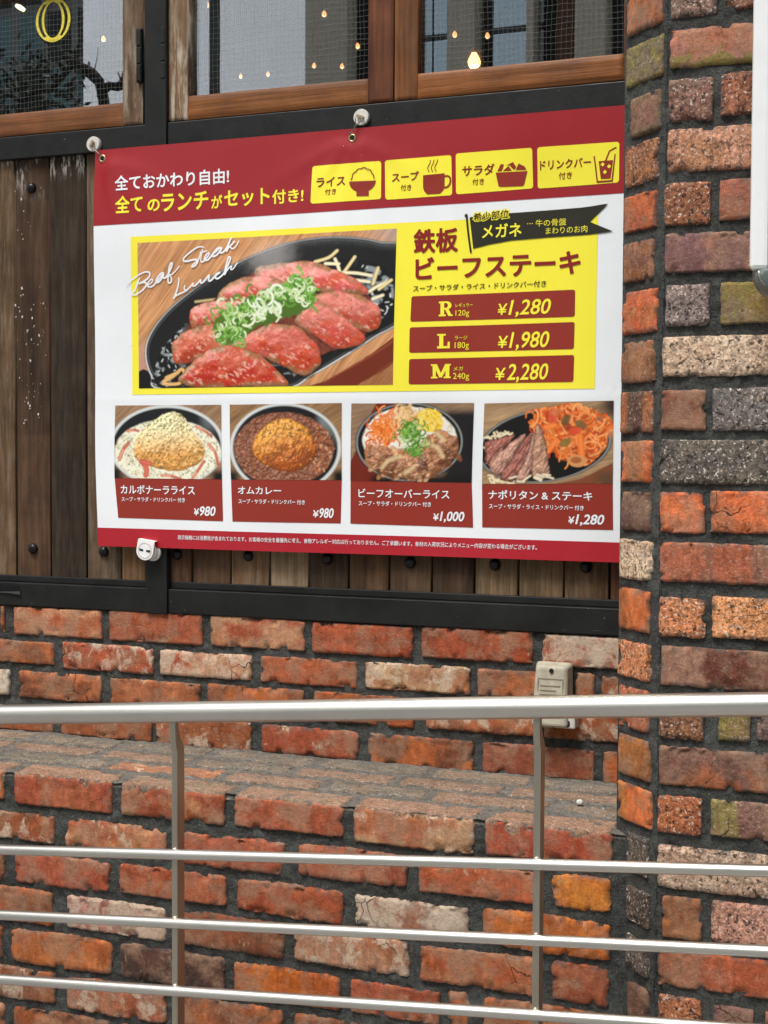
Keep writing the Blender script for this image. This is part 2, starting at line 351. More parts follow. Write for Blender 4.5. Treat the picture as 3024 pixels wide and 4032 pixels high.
def facade_wall():
    root = thing('brick_wall', 'low red brick wall under the black steel beam and wooden boards', 'brick wall')
    rows = rows_fill([
        [(-1.767, -1.757), (-1.736, -1.527), (-1.511, -1.304), (-1.288, -1.088), (-1.075, -.876), (-.859, -.651), (-.636, -.44)],
        [(-1.845, -1.639), (-1.621, -1.412), (-1.398, -1.198), (-1.18, -.984), (-.968, -.768), (-.752, -.588), (-.574, -.543), (-.529, -.43)],
        [(-1.95, -1.748), (-1.724, -1.529), (-1.511, -1.308), (-1.294, -1.091), (-1.07, -.872), (-.849, -.645), (-.63, -.44)],
        [(-1.84, -1.64), (-1.622, -1.417), (-1.406, -1.202), (-1.18, -.982), (-.961, -.762), (-.744, -.54), (-.526, -.43)]], -2.7)
    rows[0] = [r for r in rows[0] if r[0] > -1.76 or r[1] < -1.8] + [(-1.96, -1.756)] if False else rows[0]
    z = [(1.084, 1.1415), (1.023, 1.072), (.957, 1.011), (.887, .941)]
    special = {(0, -1.736): dict(A=lin(176, 96, 68), B=lin(196, 140, 104), wear=(.35, 0, 0)), (0, -1.511): dict(A=lin(160, 84, 62), B=lin(170, 92, 66), wear=(.08, 0, 0)),
               (0, -1.288): dict(A=lin(164, 84, 62), B=lin(188, 138, 104), wear=(.3, 0, .1)), (0, -1.075): dict(A=lin(176, 86, 58), B=lin(150, 76, 54), wear=(.15, 0, 0)),
               (0, -.859): dict(A=lin(164, 78, 52), B=lin(140, 70, 50), wear=(.06, 0, 0)), (0, -.636): dict(A=lin(166, 96, 78), B=lin(190, 168, 148), wear=(.8, 0, 0)),
               (1, -1.621): dict(A=lin(176, 84, 56), B=lin(160, 84, 62), wear=(.7, 0, 0)), (1, -1.398): dict(A=lin(178, 92, 66), B=lin(198, 150, 120), wear=(.8, 0, 0)),
               (1, -1.18): dict(A=lin(172, 88, 58), B=lin(160, 88, 62), wear=(.12, 0, 0)), (1, -.968): dict(A=lin(176, 108, 76), B=lin(196, 160, 118), wear=(.75, 0, .3)),
               (2, -1.95): dict(A=lin(206, 196, 178), B=lin(190, 176, 156), wear=(.8, 0, 0)), (3, -.744): dict(A=lin(150, 82, 62), B=lin(140, 76, 58), wear=(.3, 0, 0)),
               (3, -1.18): dict(A=lin(156, 76, 54), B=lin(150, 78, 58), wear=(.45, 0, 0))}
    mb = MB()
    O = np.zeros(3)
    for i, (r, (a, b)) in enumerate(zip(rows, z)):
        for (x0, x1) in r:
            A, B = rred(); kw = dict(A=A, B=B, wear=(random.choice([.15, .3, .45, .65]), .05, 0))
            kw.update(special.get((i, x0), {}))
            brick(mb, O, X, Z, -Y, x0, x1, a+random.uniform(-.002, .002), b+random.uniform(-.002, .002), edge=.0024, corner=.05, **kw)
    mb.build('bricks', M_BRICK, root, True, attrs=True)
    mm = MB(); mortar(mm, O, X, Z, -Y, -2.7, -.3, .86, 1.141, .0055, .004)
    mm.box(-2.7, -.3, .02, .2, .5, 1.14)
    mm.build('mortar', M_MORTAR, root, True)
    return root

def plinth():
    root = thing('brick_plinth', 'projecting lower brick wall with a grey weathered ledge on top', 'brick wall')
    yl = -.276; O = np.array([0, yl, 0])
    rows = [
        [(-1.99, -1.794+.0), (-1.77, -1.559), (-1.539, -1.333), (-1.315, -1.111), (-1.094, -.895), (-.876, -.671), (-.652, -.45)],
        [(-1.66, -1.453), (-1.429, -1.225), (-1.202, -1.001), (-.974, -.782), (-.762, -.561), (-.543, -.449)],
        [(-1.77, -1.56), (-1.537, -1.34), (-1.318, -1.111), (-1.089, -.896), (-.874, -.678), (-.653, -.452)],
        [(-1.66, -1.456), (-1.427, -1.228), (-1.209, -1.003), (-.984, -.779), (-.759, -.562), (-.542, -.451)],
        [(-1.77, -1.566), (-1.546, -1.334), (-1.318, -1.111), (-1.094, -.9), (-.881, -.725), (-.712, -.677), (-.652, -.456)],
        [(-1.656, -1.452), (-1.428, -1.226), (-1.205, -1.005), (-.983, -.78), (-.76, -.569), (-.543, -.454)],
        [(-1.77, -1.562), (-1.542, -1.34), (-1.318, -1.113), (-1.096, -.9), (-.881, -.678), (-.655, -.456)]]
    rows[0] = [(-1.794, -1.559)]+rows[0][2:]
    rows = rows_fill(rows, -2.7)
    z = [(.821, .8745), (.752, .803), (.681, .7315), (.606, .665), (.535, .593), (.463, .520), (.392, .449)]
    k = 7
    while z[-1][0] > .05:
        z.append((z[-1][0]-.071, z[-1][1]-.071)); rows.append(list(rows[5+(k % 2)])); k += 1
    sp = {(0, -1.539): dict(A=lin(158, 76, 56), B=lin(168, 92, 66), wear=(.3, 0, 0)), (0, -1.315): dict(A=lin(154, 76, 54), B=lin(178, 120, 86), wear=(.45, 0, .1)),
          (0, -1.094): dict(A=lin(166, 86, 62), B=lin(158, 78, 54), wear=(.35, 0, 0)), (0, -.876): dict(A=lin(172, 100, 72), B=lin(186, 146, 110), wear=(.55, 0, .1)),
          (0, -.652): dict(A=lin(166, 76, 54), B=lin(158, 80, 62), wear=(.25, 0, 0)),
          (1, -1.429): dict(A=lin(176, 92, 64), B=lin(188, 126, 96), wear=(.55, 0, 0)), (1, -1.202): dict(A=lin(160, 84, 66), B=lin(170, 90, 66), wear=(.2, 0, 0)),
          (1, -.543): dict(A=lin(206, 122, 52), B=lin(196, 108, 50), wear=(.05, .12, 0)), (1, -.762): dict(A=lin(178, 92, 62), B=lin(168, 88, 62), wear=(.45, 0, 0)),
          (2, -1.537): dict(A=lin(170, 84, 62), B=lin(164, 92, 76), wear=(.35, 0, 0)), (2, -1.318): dict(A=lin(164, 82, 56), B=lin(172, 96, 70), wear=(.15, 0, 0)),
          (2, -1.089): dict(A=lin(156, 76, 50), B=lin(166, 84, 56), wear=(.12, 0, 0)), (2, -.874): dict(A=lin(160, 96, 76), B=lin(178, 156, 138), wear=(.85, 0, 0)),
          (2, -.653): dict(A=lin(186, 98, 48), B=lin(200, 112, 58), wear=(.5, 0, 0)),
          (3, -1.427): dict(A=lin(160, 92, 82), B=lin(180, 130, 116), wear=(1.0, 0, 0)), (3, -.984): dict(A=lin(170, 108, 84), B=lin(178, 130, 102), wear=(.7, 0, 0)),
          (3, -.759): dict(A=lin(178, 94, 62), B=lin(176, 108, 80), wear=(.35, 0, 0)), (3, -.542): dict(A=lin(150, 76, 54), B=lin(160, 90, 66), wear=(.1, 0, 0)),
          (4, -1.546): dict(A=lin(190, 110, 68), B=lin(176, 96, 58), wear=(.4, 0, 0)), (4, -1.318): dict(A=lin(76, 56, 50), B=lin(96, 66, 56), wear=(.2, 0, 0)),
          (4, -1.094): dict(A=lin(192, 100, 42), B=lin(178, 88, 46), wear=(.2, 0, 0)), (4, -.881): dict(A=lin(166, 92, 66), B=lin(160, 80, 58), wear=(.4, 0, 0)),
          (5, -1.428): dict(A=lin(166, 94, 74), B=lin(178, 112, 90), wear=(.6, 0, 0)), (1, -.974): dict(A=lin(168, 92, 68), B=lin(158, 82, 62), wear=(.25, .1, 0))}
    mb = MB()
    for i, (r, (a, b)) in enumerate(zip(rows, z)):
        for (x0, x1) in r:
            A, B = rred(); kw = dict(A=A, B=B, wear=(random.choice([.2, .35, .5, .65]), .06, 0))
            kw.update(sp.get((i, x0), {}))
            brick(mb, O, X, Z, -Y, x0, x1, a+random.uniform(-.0025, .0025), b+random.uniform(-.002, .002)*(i > 0), edge=.0036, corner=.08, bev=.004,
                  skew=random.uniform(-.012, .012) if i else 0, bow=random.uniform(-.001, .003) if i else 0, **kw)
    mb.build('bricks', M_BRICK, root, True, attrs=True)
    # ledge: bricks laid flat, nearly flush with the wash of mortar
    lb = MB(); sl = .014/.276; Vd = np.array([0, 1, sl]); Nd = np.array([0, -sl, 1]); OL = np.array([0, yl, .8755]); OB = OL+np.array([0, 0, .0011])
    G = [lin(128, 116, 100), lin(120, 113, 101), lin(136, 113, 95), lin(117, 110, 99), lin(140, 116, 98)]
    xs0 = [r for r in rows[0]]
    for (x0, x1) in xs0: brick(lb, OB, X, Vd, Nd, x0, x1, .002, .062, A=G[RNG.integers(5)]*RNG.uniform(.95, 1.15)*np.array([1.1, .97, .88]), B=lin(146, 116, 96), wear=(.3, .45, .0), bev=.005, edge=.003)
    x = -2.7
    for vv0, vv1, st in ((.078, .132, -2.63), (.146, .196, -2.74), (.21, .262, -2.66)):
        x = st
        while x < -.35:
            l = random.uniform(.17, .22)
            A = G[RNG.integers(5)]; wr = (.35, .45, .0); B = A*.85
            if vv0 < .1 and x-.02 < -1.40 < x+l: A, B, wr = lin(172, 112, 82), lin(150, 104, 80), (.5, .3, 0)
            brick(lb, OB, X, Vd, Nd, x, x+l, vv0, vv1, A=A*RNG.uniform(.85, 1.12), B=B, wear=wr, bev=.003, edge=.004)
            x += l+.016
    lb.build('ledge_bricks', M_BRICK, root, True, attrs=True)
    mm = MB(); mortar(mm, O, X, Z, -Y, -2.7, -.33, .0, .868, .0055, .005, seed=11)
    mm.build('mortar', M_MORTAR, root, True)
    mm = MB(); mortar(mm, OL, X, Vd, Nd, -2.7, -.33, .004, .277, .0006, .0022, seed=21)
    xx = np.linspace(-2.7, -.33, 590); P = []                 # rounded front arris of the joints
    for a in np.linspace(0, 90, 6):
        th = math.radians(a); w_ = (fbm(xx/.02, xx*0+a/30, 91, 3)-.5)*.003
        P.append(np.stack([xx, yl+.0150-(.0095+w_)*math.sin(th), .876-.0105+(.0095+w_)*math.cos(th)], -1))
    mm.grid(np.array(P)); mm.build('ledge_mortar', M_WASH, root, True)
    cm = MB(); cm.box(-2.7, -.33, yl+.02, .0, 0, .862); cm.build('core', M_MORTAR, root)
    return root

def pillar():
    root = thing('brick_pillar', 'tall brick pillar with a splayed corner of mixed speckled bricks', 'pillar')
    yf = -.329; O = np.array([0, yf, 0]); mb = MB()
    sp = lambda a, b=None, s=1., w=0., m=0., mode='mix': dict(A=lin(*a), B=lin(*(b or [c*.85 for c in a])), wear=(w, s, m), mode=mode)
    fr = [(-.367, -.302, 2.078, 2.14, sp((136, 110, 96), (150, 118, 104))), (-.292, -.201, 2.08, 2.137, sp((142, 96, 78))),
        (-.368, -.165, 2.006, 2.06, sp((186, 118, 100), (170, 110, 104), .15, .1, .75, 'low')),
        (-.37, -.305, 1.928, 1.989, sp((134, 98, 84), (122, 98, 84))), (-.295, -.199, 1.932, 1.992, sp((138, 86, 68), (150, 92, 74))),
        (-.37, -.165, 1.857, 1.918, sp((190, 138, 112), (176, 120, 94), .8)),
        (-.372, -.307, 1.781, 1.841, sp((158, 90, 62), (142, 88, 66))), (-.295, -.197, 1.785, 1.842, sp((190, 96, 72), (150, 90, 78), .1)),
        (-.372, -.165, 1.712, 1.768, sp((196, 142, 104), (128, 90, 88), .15, .1, .1, 'band')),
        (-.371, -.307, 1.637, 1.698, sp((132, 116, 110), (146, 126, 118))), (-.292, -.165, 1.637, 1.697, sp((122, 108, 78), (140, 120, 62), .2, 0, .5)),
        (-.373, -.165, 1.564, 1.622, sp((198, 172, 146), (190, 160, 134))),
        (-.375, -.31, 1.488, 1.545, sp((130, 76, 62), (150, 92, 70), .1)), (-.3, -.165, 1.487, 1.549, sp((112, 104, 100), (124, 112, 106))),
        (-.374, -.165, 1.411, 1.474, sp((108, 98, 86), (98, 90, 82))),
        (-.373, -.311, 1.338, 1.398, sp((224, 116, 72), (206, 100, 62), .15)), (-.301, -.165, 1.34, 1.4, sp((214, 108, 68), (170, 96, 66), .25)),
        (-.372, -.165, 1.268, 1.325, sp((146, 98, 84), (170, 94, 72), .25, .05, .1, 'band')),
        (-.373, -.308, 1.188, 1.245, sp((184, 118, 84), (196, 120, 84))), (-.297, -.165, 1.188, 1.25, sp((206, 142, 96), (196, 128, 86))),
        (-.369, -.165, 1.115, 1.173, sp((150, 112, 92), (102, 54, 44), .15, .08, 0, 'left')),
        (-.371, -.307, 1.039, 1.1, sp((138, 90, 66), (128, 84, 66))), (-.287, -.241, 1.043, 1.1, sp((140, 124, 66), (128, 110, 66), .5, 0, .5)), (-.233, -.165, 1.044, 1.103, sp((122, 104, 98), (110, 92, 86), .5)),
        (-.37, -.165, .97, 1.027, sp((118, 86, 76), (158, 92, 66), .1, .1, .35, 'low')),
        (-.371, -.307, .898, .955, sp((170, 98, 64), (150, 84, 60))), (-.296, -.165, .9, .955, sp((134, 120, 72), (132, 96, 84), .4, 0, .1, 'left')),
        (-.37, -.165, .818, .88, sp((186, 158, 134), (176, 142, 118))),
        (-.364, -.305, .744, .805, sp((150, 92, 66), (190, 114, 58), .08, 0, 0, 'low')), (-.293, -.165, .745, .806, sp((190, 140, 118), (176, 128, 106))),
        (-.367, -.165, .672, .727, sp((176, 88, 60), (160, 84, 58), .12, .05, .2)),
        (-.366, -.306, .606, .658, sp((176, 108, 78), (160, 96, 70))), (-.288, -.229, .603, .653, sp((122, 86, 82), (132, 96, 88), .1)), (-.215, -.165, .605, .655, sp((170, 90, 62), None, .1))]
    pal = [sp((186, 150, 124)), sp((196, 104, 68), None, .2), sp((120, 108, 100)), sp((150, 96, 76), None, .8), sp((128, 78, 64), None, .2), sp((150, 130, 84), None, .3, 0, .4)]
    zt = .655-.0705
    while zt > .03:                                          # courses below the frame
        x = -.367; 
        while x < .5:
            l = random.choice([.062, .062, .2]); fr.append((x, x+l, zt-.059, zt, random.choice(pal))); x += l+.011
        zt -= .0715
    zt = 2.155
    while zt < 3.1:                                          # courses above the frame
        x = -.367
        while x < .5:
            l = random.choice([.062, .062, .2]); fr.append((x, x+l, zt, zt+.06, random.choice(pal))); x += l+.011
        zt += .0725
    for (x0, x1, z0, z1, kw) in [f for f in fr]:
        brick(mb, O, X, Z, -Y, x0, x1, z0, z1, edge=.0022, corner=.03, bev=.0035, skew=random.uniform(-.008, .008), **kw)
    rows = sorted({(round(f[2], 2)): f for f in fr if .59 < f[2] < 2.1}.values(), key=lambda f: f[2])
    for f in rows:                                           # continue each course to the right of the frame
        x = -.153
        while x < .5:
            l = random.choice([.062, .2]); brick(mb, O, X, Z, -Y, x, x+l, f[2], f[3], edge=.0022, corner=.03, bev=.0035, **random.choice(pal)); x += l+.011
    # splayed corner: 45 degree face from (-.451,-.255) to (-.377,-.329)
    Uc = np.array([1, -1, 0])/2**.5; Nc = np.array([-1, -1, 0])/2**.5; Oc = np.array([-.451, -.255, 0]); q = 2**.5
    ch = [(-.446, -.383, 2.077, 2.143, sp((188, 110, 76), (150, 98, 80), .1)), (-.447, -.38, 2.002, 2.058, sp((118, 108, 84), (134, 120, 76), .4, 0, .5)), (-.437, -.384, 1.925, 1.982, sp((132, 92, 78), (112, 100, 76), .2, .1, .2, 'edge')),
        (-.447, -.387, 1.854, 1.914, sp((162, 102, 72), (148, 96, 74), .8)), (-.448, -.389, 1.783, 1.839, sp((190, 98, 64), (170, 88, 66), .15)), (-.448, -.391, 1.709, 1.767, sp((146, 94, 68), (134, 92, 76), .3)),
        (-.448, -.386, 1.633, 1.694, sp((186, 104, 66), (206, 104, 72), .25)), (-.449, -.388, 1.559, 1.62, sp((158, 98, 66), (142, 94, 72), .35)), (-.450, -.39, 1.485, 1.547, sp((166, 98, 66), (96, 70, 58), .5, 0, 0, 'band')),
        (-.449, -.39, 1.41, 1.472, sp((168, 104, 70), (202, 106, 68), .3, 0, 0, 'band')), (-.448, -.391, 1.339, 1.397, sp((98, 74, 66), (108, 76, 60), .15)), (-.449, -.39, 1.266, 1.325, sp((204, 178, 150), (190, 160, 132))),
        (-.449, -.391, 1.188, 1.249, sp((146, 86, 56), (204, 108, 62), .1, 0, 0, 'band')), (-.449, -.391, 1.117, 1.172, sp((196, 122, 84), (186, 114, 80))), (-.447, -.39, 1.041, 1.101, sp((164, 144, 100), (176, 96, 70), .5, 0, .1, 'band')),
        (-.447, -.388, .968, 1.026, sp((158, 96, 54), (140, 84, 54), .12, 0, .25, 'low')), (-.447, -.386, .898, .954, sp((206, 108, 62), (186, 116, 66), .1, 0, 0, 'band')), (-.429, -.388, .824, .884, sp((98, 86, 74), (84, 76, 68))),
        (-.429, -.387, .747, .802, sp((100, 84, 70), (86, 74, 64))), (-.429, -.387, .674, .728, sp((104, 92, 82), (92, 80, 72))), (-.424, -.386, .602, .656, sp((110, 78, 62), (100, 72, 58), .2, 0, .2, 'low'))]
    zt = .585
    while zt > .05: ch.append((-.429, -.388, zt-.058, zt, random.choice(pal))); zt -= .0715
    zt = 2.155
    while zt < 3.1: ch.append((-.447, -.387, zt, zt+.059, random.choice(pal))); zt += .0725
    for (x0, x1, z0, z1, kw) in ch:
        brick(mb, Oc, Uc, Z, Nc, (x0+.451)*q, (x1+.451)*q, z0, z1, edge=.0022, corner=.03, bev=.003, **kw)
    mb.build('bricks', M_BRICK, root, True, attrs=True)
    mm = MB(); mortar(mm, O, X, Z, -Y, -.3768, .5, 0, 3.1, .0055, .0030, seed=31)
    mortar(mm, Oc, Uc, Z, Nc, .0015, .1048, 0, 3.1, .0050, .0028, seed=32)
    # rounded arris and the return to the wall behind
    nz = 760; zz = np.linspace(0, 3.1, nz); P = []
    for a in np.linspace(-.2, 1.2, 7):
        th = math.radians(45*(1-a)); c = np.array([-.3726, -.3200]); r = .0047
        w_ = (fbm(zz/.02, zz*0+a*2, 77, 3)-.5)*.002
        P.append(np.stack([c[0]-(r+w_)*math.sin(th), c[1]-(r+w_)*math.cos(th), zz], -1))
    mm.grid(np.array(P))
    mm.box(-.4485, -.374, -.2505, .05, 0, 3.1)
    mm.build('mortar', M_MORTAR, root, True)
    cm = MB(); cm.box(-.372, .5, -.31, .05, 0, 3.1); cm.build('core', M_MORTAR, root)
    return root

facade_wall(); plinth(); pillar()

# ------------------------------------------------------------------ boards, steel frame
def cladding():
    root = thing('timber_cladding', 'weathered brown vertical boards studded with black bolts behind the menu banner', 'wooden wall')
    xs = [-2.72, -2.63, -2.545, -2.46, -2.38, -2.295, -2.21, -2.13, -2.05, -1.97, -1.895, -1.815, -1.7357, -1.6537, -1.5696, -1.4905, -1.4341]
    xs2 = [-1.3867, -1.3328, -1.2495, -1.168, -1.0878, -1.007, -.9267, -.845, -.7643, -.6833, -.6013, -.5208, -.44]
    tones = {-1.815: lin(112, 92, 70), -1.7357: lin(78, 60, 46), -1.6537: lin(60, 50, 40), -1.5696: lin(112, 96, 80), -1.4905: lin(140, 112, 82), -1.3867: lin(92, 68, 50),
             -1.3328: lin(106, 84, 66), -1.2495: lin(134, 110, 86), -1.168: lin(168, 150, 124), -1.0878: lin(72, 60, 48), -1.007: lin(96, 74, 54), -.9267: lin(100, 82, 64), -.845: lin(76, 60, 46), -.7643: lin(132, 112, 88), -.6833: lin(124, 104, 80), -.6013: lin(112, 88, 66), -.5208: lin(100, 70, 54)}
    mb = MB()
    for lst in (xs, xs2):
        for a, b in zip(lst[:-1], lst[1:]):
            t0 = tones.get(a, lin(*[c*random.uniform(.8, 1.15) for c in (100, 80, 62)]))
            yf = .012+random.uniform(-.0015, .0015); sd = random.random()
            nz, nx = 100, 14
            zz, xx = np.meshgrid(np.linspace(1.19, 2.04, nz), np.linspace(a+.0022, b-.0022, nx), indexing='ij')
            ed = np.minimum(xx-a-.0022, b-.0022-xx)
            yy = yf+.003*np.exp(-(ed/.002)**2)+.0006*(vn(xx/.006, zz/.2, int(sd*99))-.5)
            k = fbm(xx/.02+sd*9, zz/.12, 5, 3)[..., None]
            T = t0*np.array([.72, .64, .56])*(.8+.4*k)
            W = np.zeros((nz, nx, 3)); W[..., 2] = sd; W[..., 1] = .16 if t0.mean() > .1 else .04
            if a == -1.7357:
                T = np.where((zz > 1.485)[..., None], T, T*1.45); W[..., 0] = sst(1.94, 2.03, zz)*.6*sst(.4, .6, vn(xx/.03, zz/.05, 3))
            if a == -1.6537: W[..., 0] = sst(1.985, 2.03, zz)*.8
            if a == -1.815: W[..., 0] = sst(2.02, 2.03, zz)*.9
            mb.grid(np.stack([xx, yy, zz], -1), T, W)
            mb.box(a+.002, b-.002, yf+.004, yf+.03, 1.19, 2.04, t0*.7, (0, 0, sd))
    bk = MB(); bk.box(-2.75, -.4, .045, .06, 1.15, 2.05); bk.build('backing', plain('dark_red_gap', (52, 20, 16), .9), root)
    # paint drops on the second board
    for _ in range(70):
        x = random.uniform(-1.732, -1.66); z = random.choice([random.uniform(1.5, 1.99), random.uniform(1.5, 1.75)])
        r = random.choice([.0006, .0009, .0013, .002]); k = 7
        an = np.linspace(0, 2*np.pi, k, endpoint=False)
        mb.add([(x+r*math.cos(a)*random.uniform(.6, 1.2), .0085, z+r*random.uniform(.8, 2)*math.sin(a)) for a in an], [tuple(range(k))], (.5, .48, .45), (0, 0, random.random()))
    mb.build('boards', M_PLANK, root, True, attrs=True)
    mbolt = plain('black_bolt', (34, 34, 36), .35, .6)
    first = None
    for (x, z) in [(-1.6932, 1.9785), (-1.6937, 1.2583), (-1.5284, 1.257), (-1.3632, 1.2564), (-1.2103, 1.2579), (-1.0479, 1.2572), (-.8842, 1.2551), (-.7249, 1.2569), (-.5613, 1.2582)]:
        if first is None:
            b = MB(); lathe(b, [(.0105, 0), (.0105, -.0015), (.0095, -.005), (.0065, -.0078), (.002, -.009), (.0005, -.0091)], (0, 0, 0), 'y', 20)
            first = b.build('bolt', mbolt, root, True); o = first
        else:
            o = first.copy(); COL.objects.link(o); o.parent = root
        o.location = (x, .0115, z)
cladding()

def steel_frame():
    root = thing('steel_frame', 'black painted steel frame of beams and one upright around boards and windows', 'steel frame')
    def part(name, *bx):
        b = MB()
        for q in bx: b.box(*q)
        return b.build(name, M_STEEL, root, bevel=.0018)
    xl, xr, pl, pr = -2.75, -.43, -1.424, -1.377
    part('beam', (xl, pl-.0004, -.002, .04, 2.0355, 2.0803)); part('beam', (pr+.0004, xr, -.002, .04, 2.0340, 2.0803))
    for (a, b) in ((xl, pl-.0004), (pr+.0004, xr)):
        part('beam', (a, b, -.002, .04, 1.1425, 1.1896)); part('beam_lip', (a, b, .0075, .04, 1.1898, 1.2035))
    part('upright', (pl, pr, -.0065, .045, 1.1405, 2.46))
    part('upright', (xl-.05, xl, -.0065, .045, 1.14, 2.46))
    part('head_beam', (xl, pl-.0004, -.002, .04, 2.41, 2.46)); part('head_beam', (pr+.0004, xr, -.002, .04, 2.41, 2.46))
    # torn flap of tape at the far left end of the lower beam
    b = MB(); b.add([(-1.80, -.0035, 1.184), (-1.722, -.0035, 1.183), (-1.716, -.004, 1.172), (-1.712, -.009, 1.166), (-1.74, -.006, 1.168), (-1.80, -.0035, 1.168)], [(0, 1, 2, 3, 4, 5)])
    b.build('torn_tape', plain('black_tape', (16, 16, 17), .25), root)
    return root
steel_frame()

# ------------------------------------------------------------------ windows
M_WIRE = plain('galvanised_wire', (104, 106, 104), .55, .2)
M_GOLD = plain('yellow_lettering', (232, 214, 70), .5)
def window(label, xa, xb, stl, str_, pane, seed, tone_l, tone_r, grey_l, grey_r, tone_b, hinges):
    root = thing('window', label, 'window', 'wood framed windows with wire mesh')
    zb, zt, zr, zc = 2.0835, 2.405, 2.1275, 2.36
    y0, y1 = .003, .045
    def bar(name, x0, x1, z0, z1, mat, tone, grey):
        n, m = (90, 10) if mat is M_STILE else (8, 90)
        zz, xx = np.meshgrid(np.linspace(z0, z1, n), np.linspace(x0, x1, m), indexing='ij')
        ed = np.minimum(np.minimum(xx-x0, x1-xx), np.minimum(zz-z0, z1-zz))
        yy = y0+.0025*np.exp(-(ed/.0016)**2)
        b = MB(); T = np.broadcast_to(tone, (n, m, 3)).copy(); W = np.zeros((n, m, 3)); W[..., 2] = random.random()
        W[..., 1] = grey*(sst(2.3, 2.18, zz)*.8+.35 if mat is M_STILE else 1)
        T = T*(.85+.3*fbm(xx/.05, zz/.05, seed, 3))[..., None]
        b.grid(np.stack([xx, yy, zz], -1), T, W)
        b.box(x0+.0006, x1-.0006, y0+.0026, y1, z0+.0006, z1-.0006, tone, (0, grey, .3))
        return b.build(name, mat, root, True, attrs=True)
    bar('stile', xa, stl, zb, zt, M_STILE, tone_l, grey_l); bar('stile', str_, xb, zb, zt, M_STILE, tone_r, grey_r)
    bar('bottom_rail', stl+.0004, str_-.0004, zb, zr, M_RAILW, tone_b, .0); bar('top_rail', stl+.0004, str_-.0004, zc, zt, M_RAILW, tone_b, 0)
    g = MB(); g.box(stl-.004, str_+.004, .024, .028, zr-.004, zc+.004); g.build('glass', M_GLASS, root)
    wm = MB(); rs = np.random.default_rng(seed)
    def wire(p):
        p = np.array(p); r = .00024
        for i in range(len(p)-1):
            a, b = p[i], p[i+1]; d = (b-a)/np.linalg.norm(b-a); n = np.array([-d[2], 0, d[0]])*r; yv = np.array([0, r, 0])
            wm.add([a-n, a-yv, a+n, b-n, b-yv, b+n], [(0, 1, 4, 3), (1, 2, 5, 4)])
    px = .0088
    for x in np.arange(stl+.003, str_, px):
        x = x+rs.uniform(-.0008, .0008); zz = np.linspace(zr, zc, 14); wire([(x+.0009*math.sin(z*40+x*30)+rs.uniform(-.0003, .0003), .0195, z) for z in zz])
    for z in np.arange(zr+.003, zc, .0104):
        z = z+rs.uniform(-.0008, .0008); xx = np.linspace(stl, str_, 24); wire([(x, .0188, z+.0012*math.sin(x*45+z*50)+rs.uniform(-.0004, .0004)) for x in xx])
    wm.build('wire_mesh', M_WIRE, root)
    for (x0, x1) in hinges:
        h = MB(); h.box(x0, x1, -.006, .004, 2.16, 2.262); h.box(x0+.001, x1-.001, -.008, -.006, 2.163, 2.193); h.box(x0+.001, x1-.001, -.008, -.006, 2.196, 2.226); h.box(x0+.001, x1-.001, -.008, -.006, 2.229, 2.259)
        h.build('hinge', M_STEEL, root, bevel=.0012)
    return root
BR, GY = lin(92, 56, 34), lin(108, 84, 62)
w1 = window('left window with yellow letter on the wire meshed glass', -2.30, -1.4345, -2.255, -1.479, None, 1, GY, GY*.85, .6, .5, lin(110, 68, 38), [(-1.4425, -1.4312)])
w2 = window('middle window between the black upright and the right window', -1.3798, -.920, -1.3371, -.9683, None, 2, GY*1.15, lin(92, 52, 30), 1., .0, lin(122, 74, 36), [(-1.389, -1.3782)])
w3 = window('right window ending at the brick pillar with reflected columns', -.9172, -.458, -.8736, -.5047, None, 3, lin(116, 70, 34), BR, .05, .1, lin(130, 78, 36), [])
b = MB()                                                    # the letter O, inline style
def ring(rx0, rz0, rx1, rz1, cx, cz, dx=0):
    an = np.linspace(0, 2*np.pi, 49)
    P = np.array([[(cx+rx0*np.cos(a), .0232, cz+rz0*np.sin(a)) for a in an], [(cx+dx+rx1*np.cos(a), .0232, cz+rz1*np.sin(a)) for a in an]])
    b.grid(P)
CX, CZ = -1.6493, 2.313
CZ = 2.3085
EL = lambda f: (.0405*(1-f)+.0208*f, .0432*(1-f)+.0350*f)
ring(*EL(0), *EL(.32), CX, CZ); ring(*EL(.70), *EL(1), CX, CZ)
for c0 in (math.pi/2, -math.pi/2):
    an = np.linspace(c0-.62, c0+.62, 24)
    b.grid(np.array([[(CX+EL(f)[0]*np.cos(a), .02318, CZ+EL(f)[1]*np.sin(a)) for a in an] for f in (.32, .70)]))
b.build('letter', M_GOLD, [q for q in w1.children if q.name.startswith('glass')][0])
b = MB(); b.box(-1.3365, -1.3185, .034, .05, 2.115, 2.37); b.box(-1.302, -1.285, .034, .06, 2.115, 2.37); b.build('shade_pole_strips', M_STEEL, w2)  # dark strips standing for the window frame's depth shadow and the pole's reflection

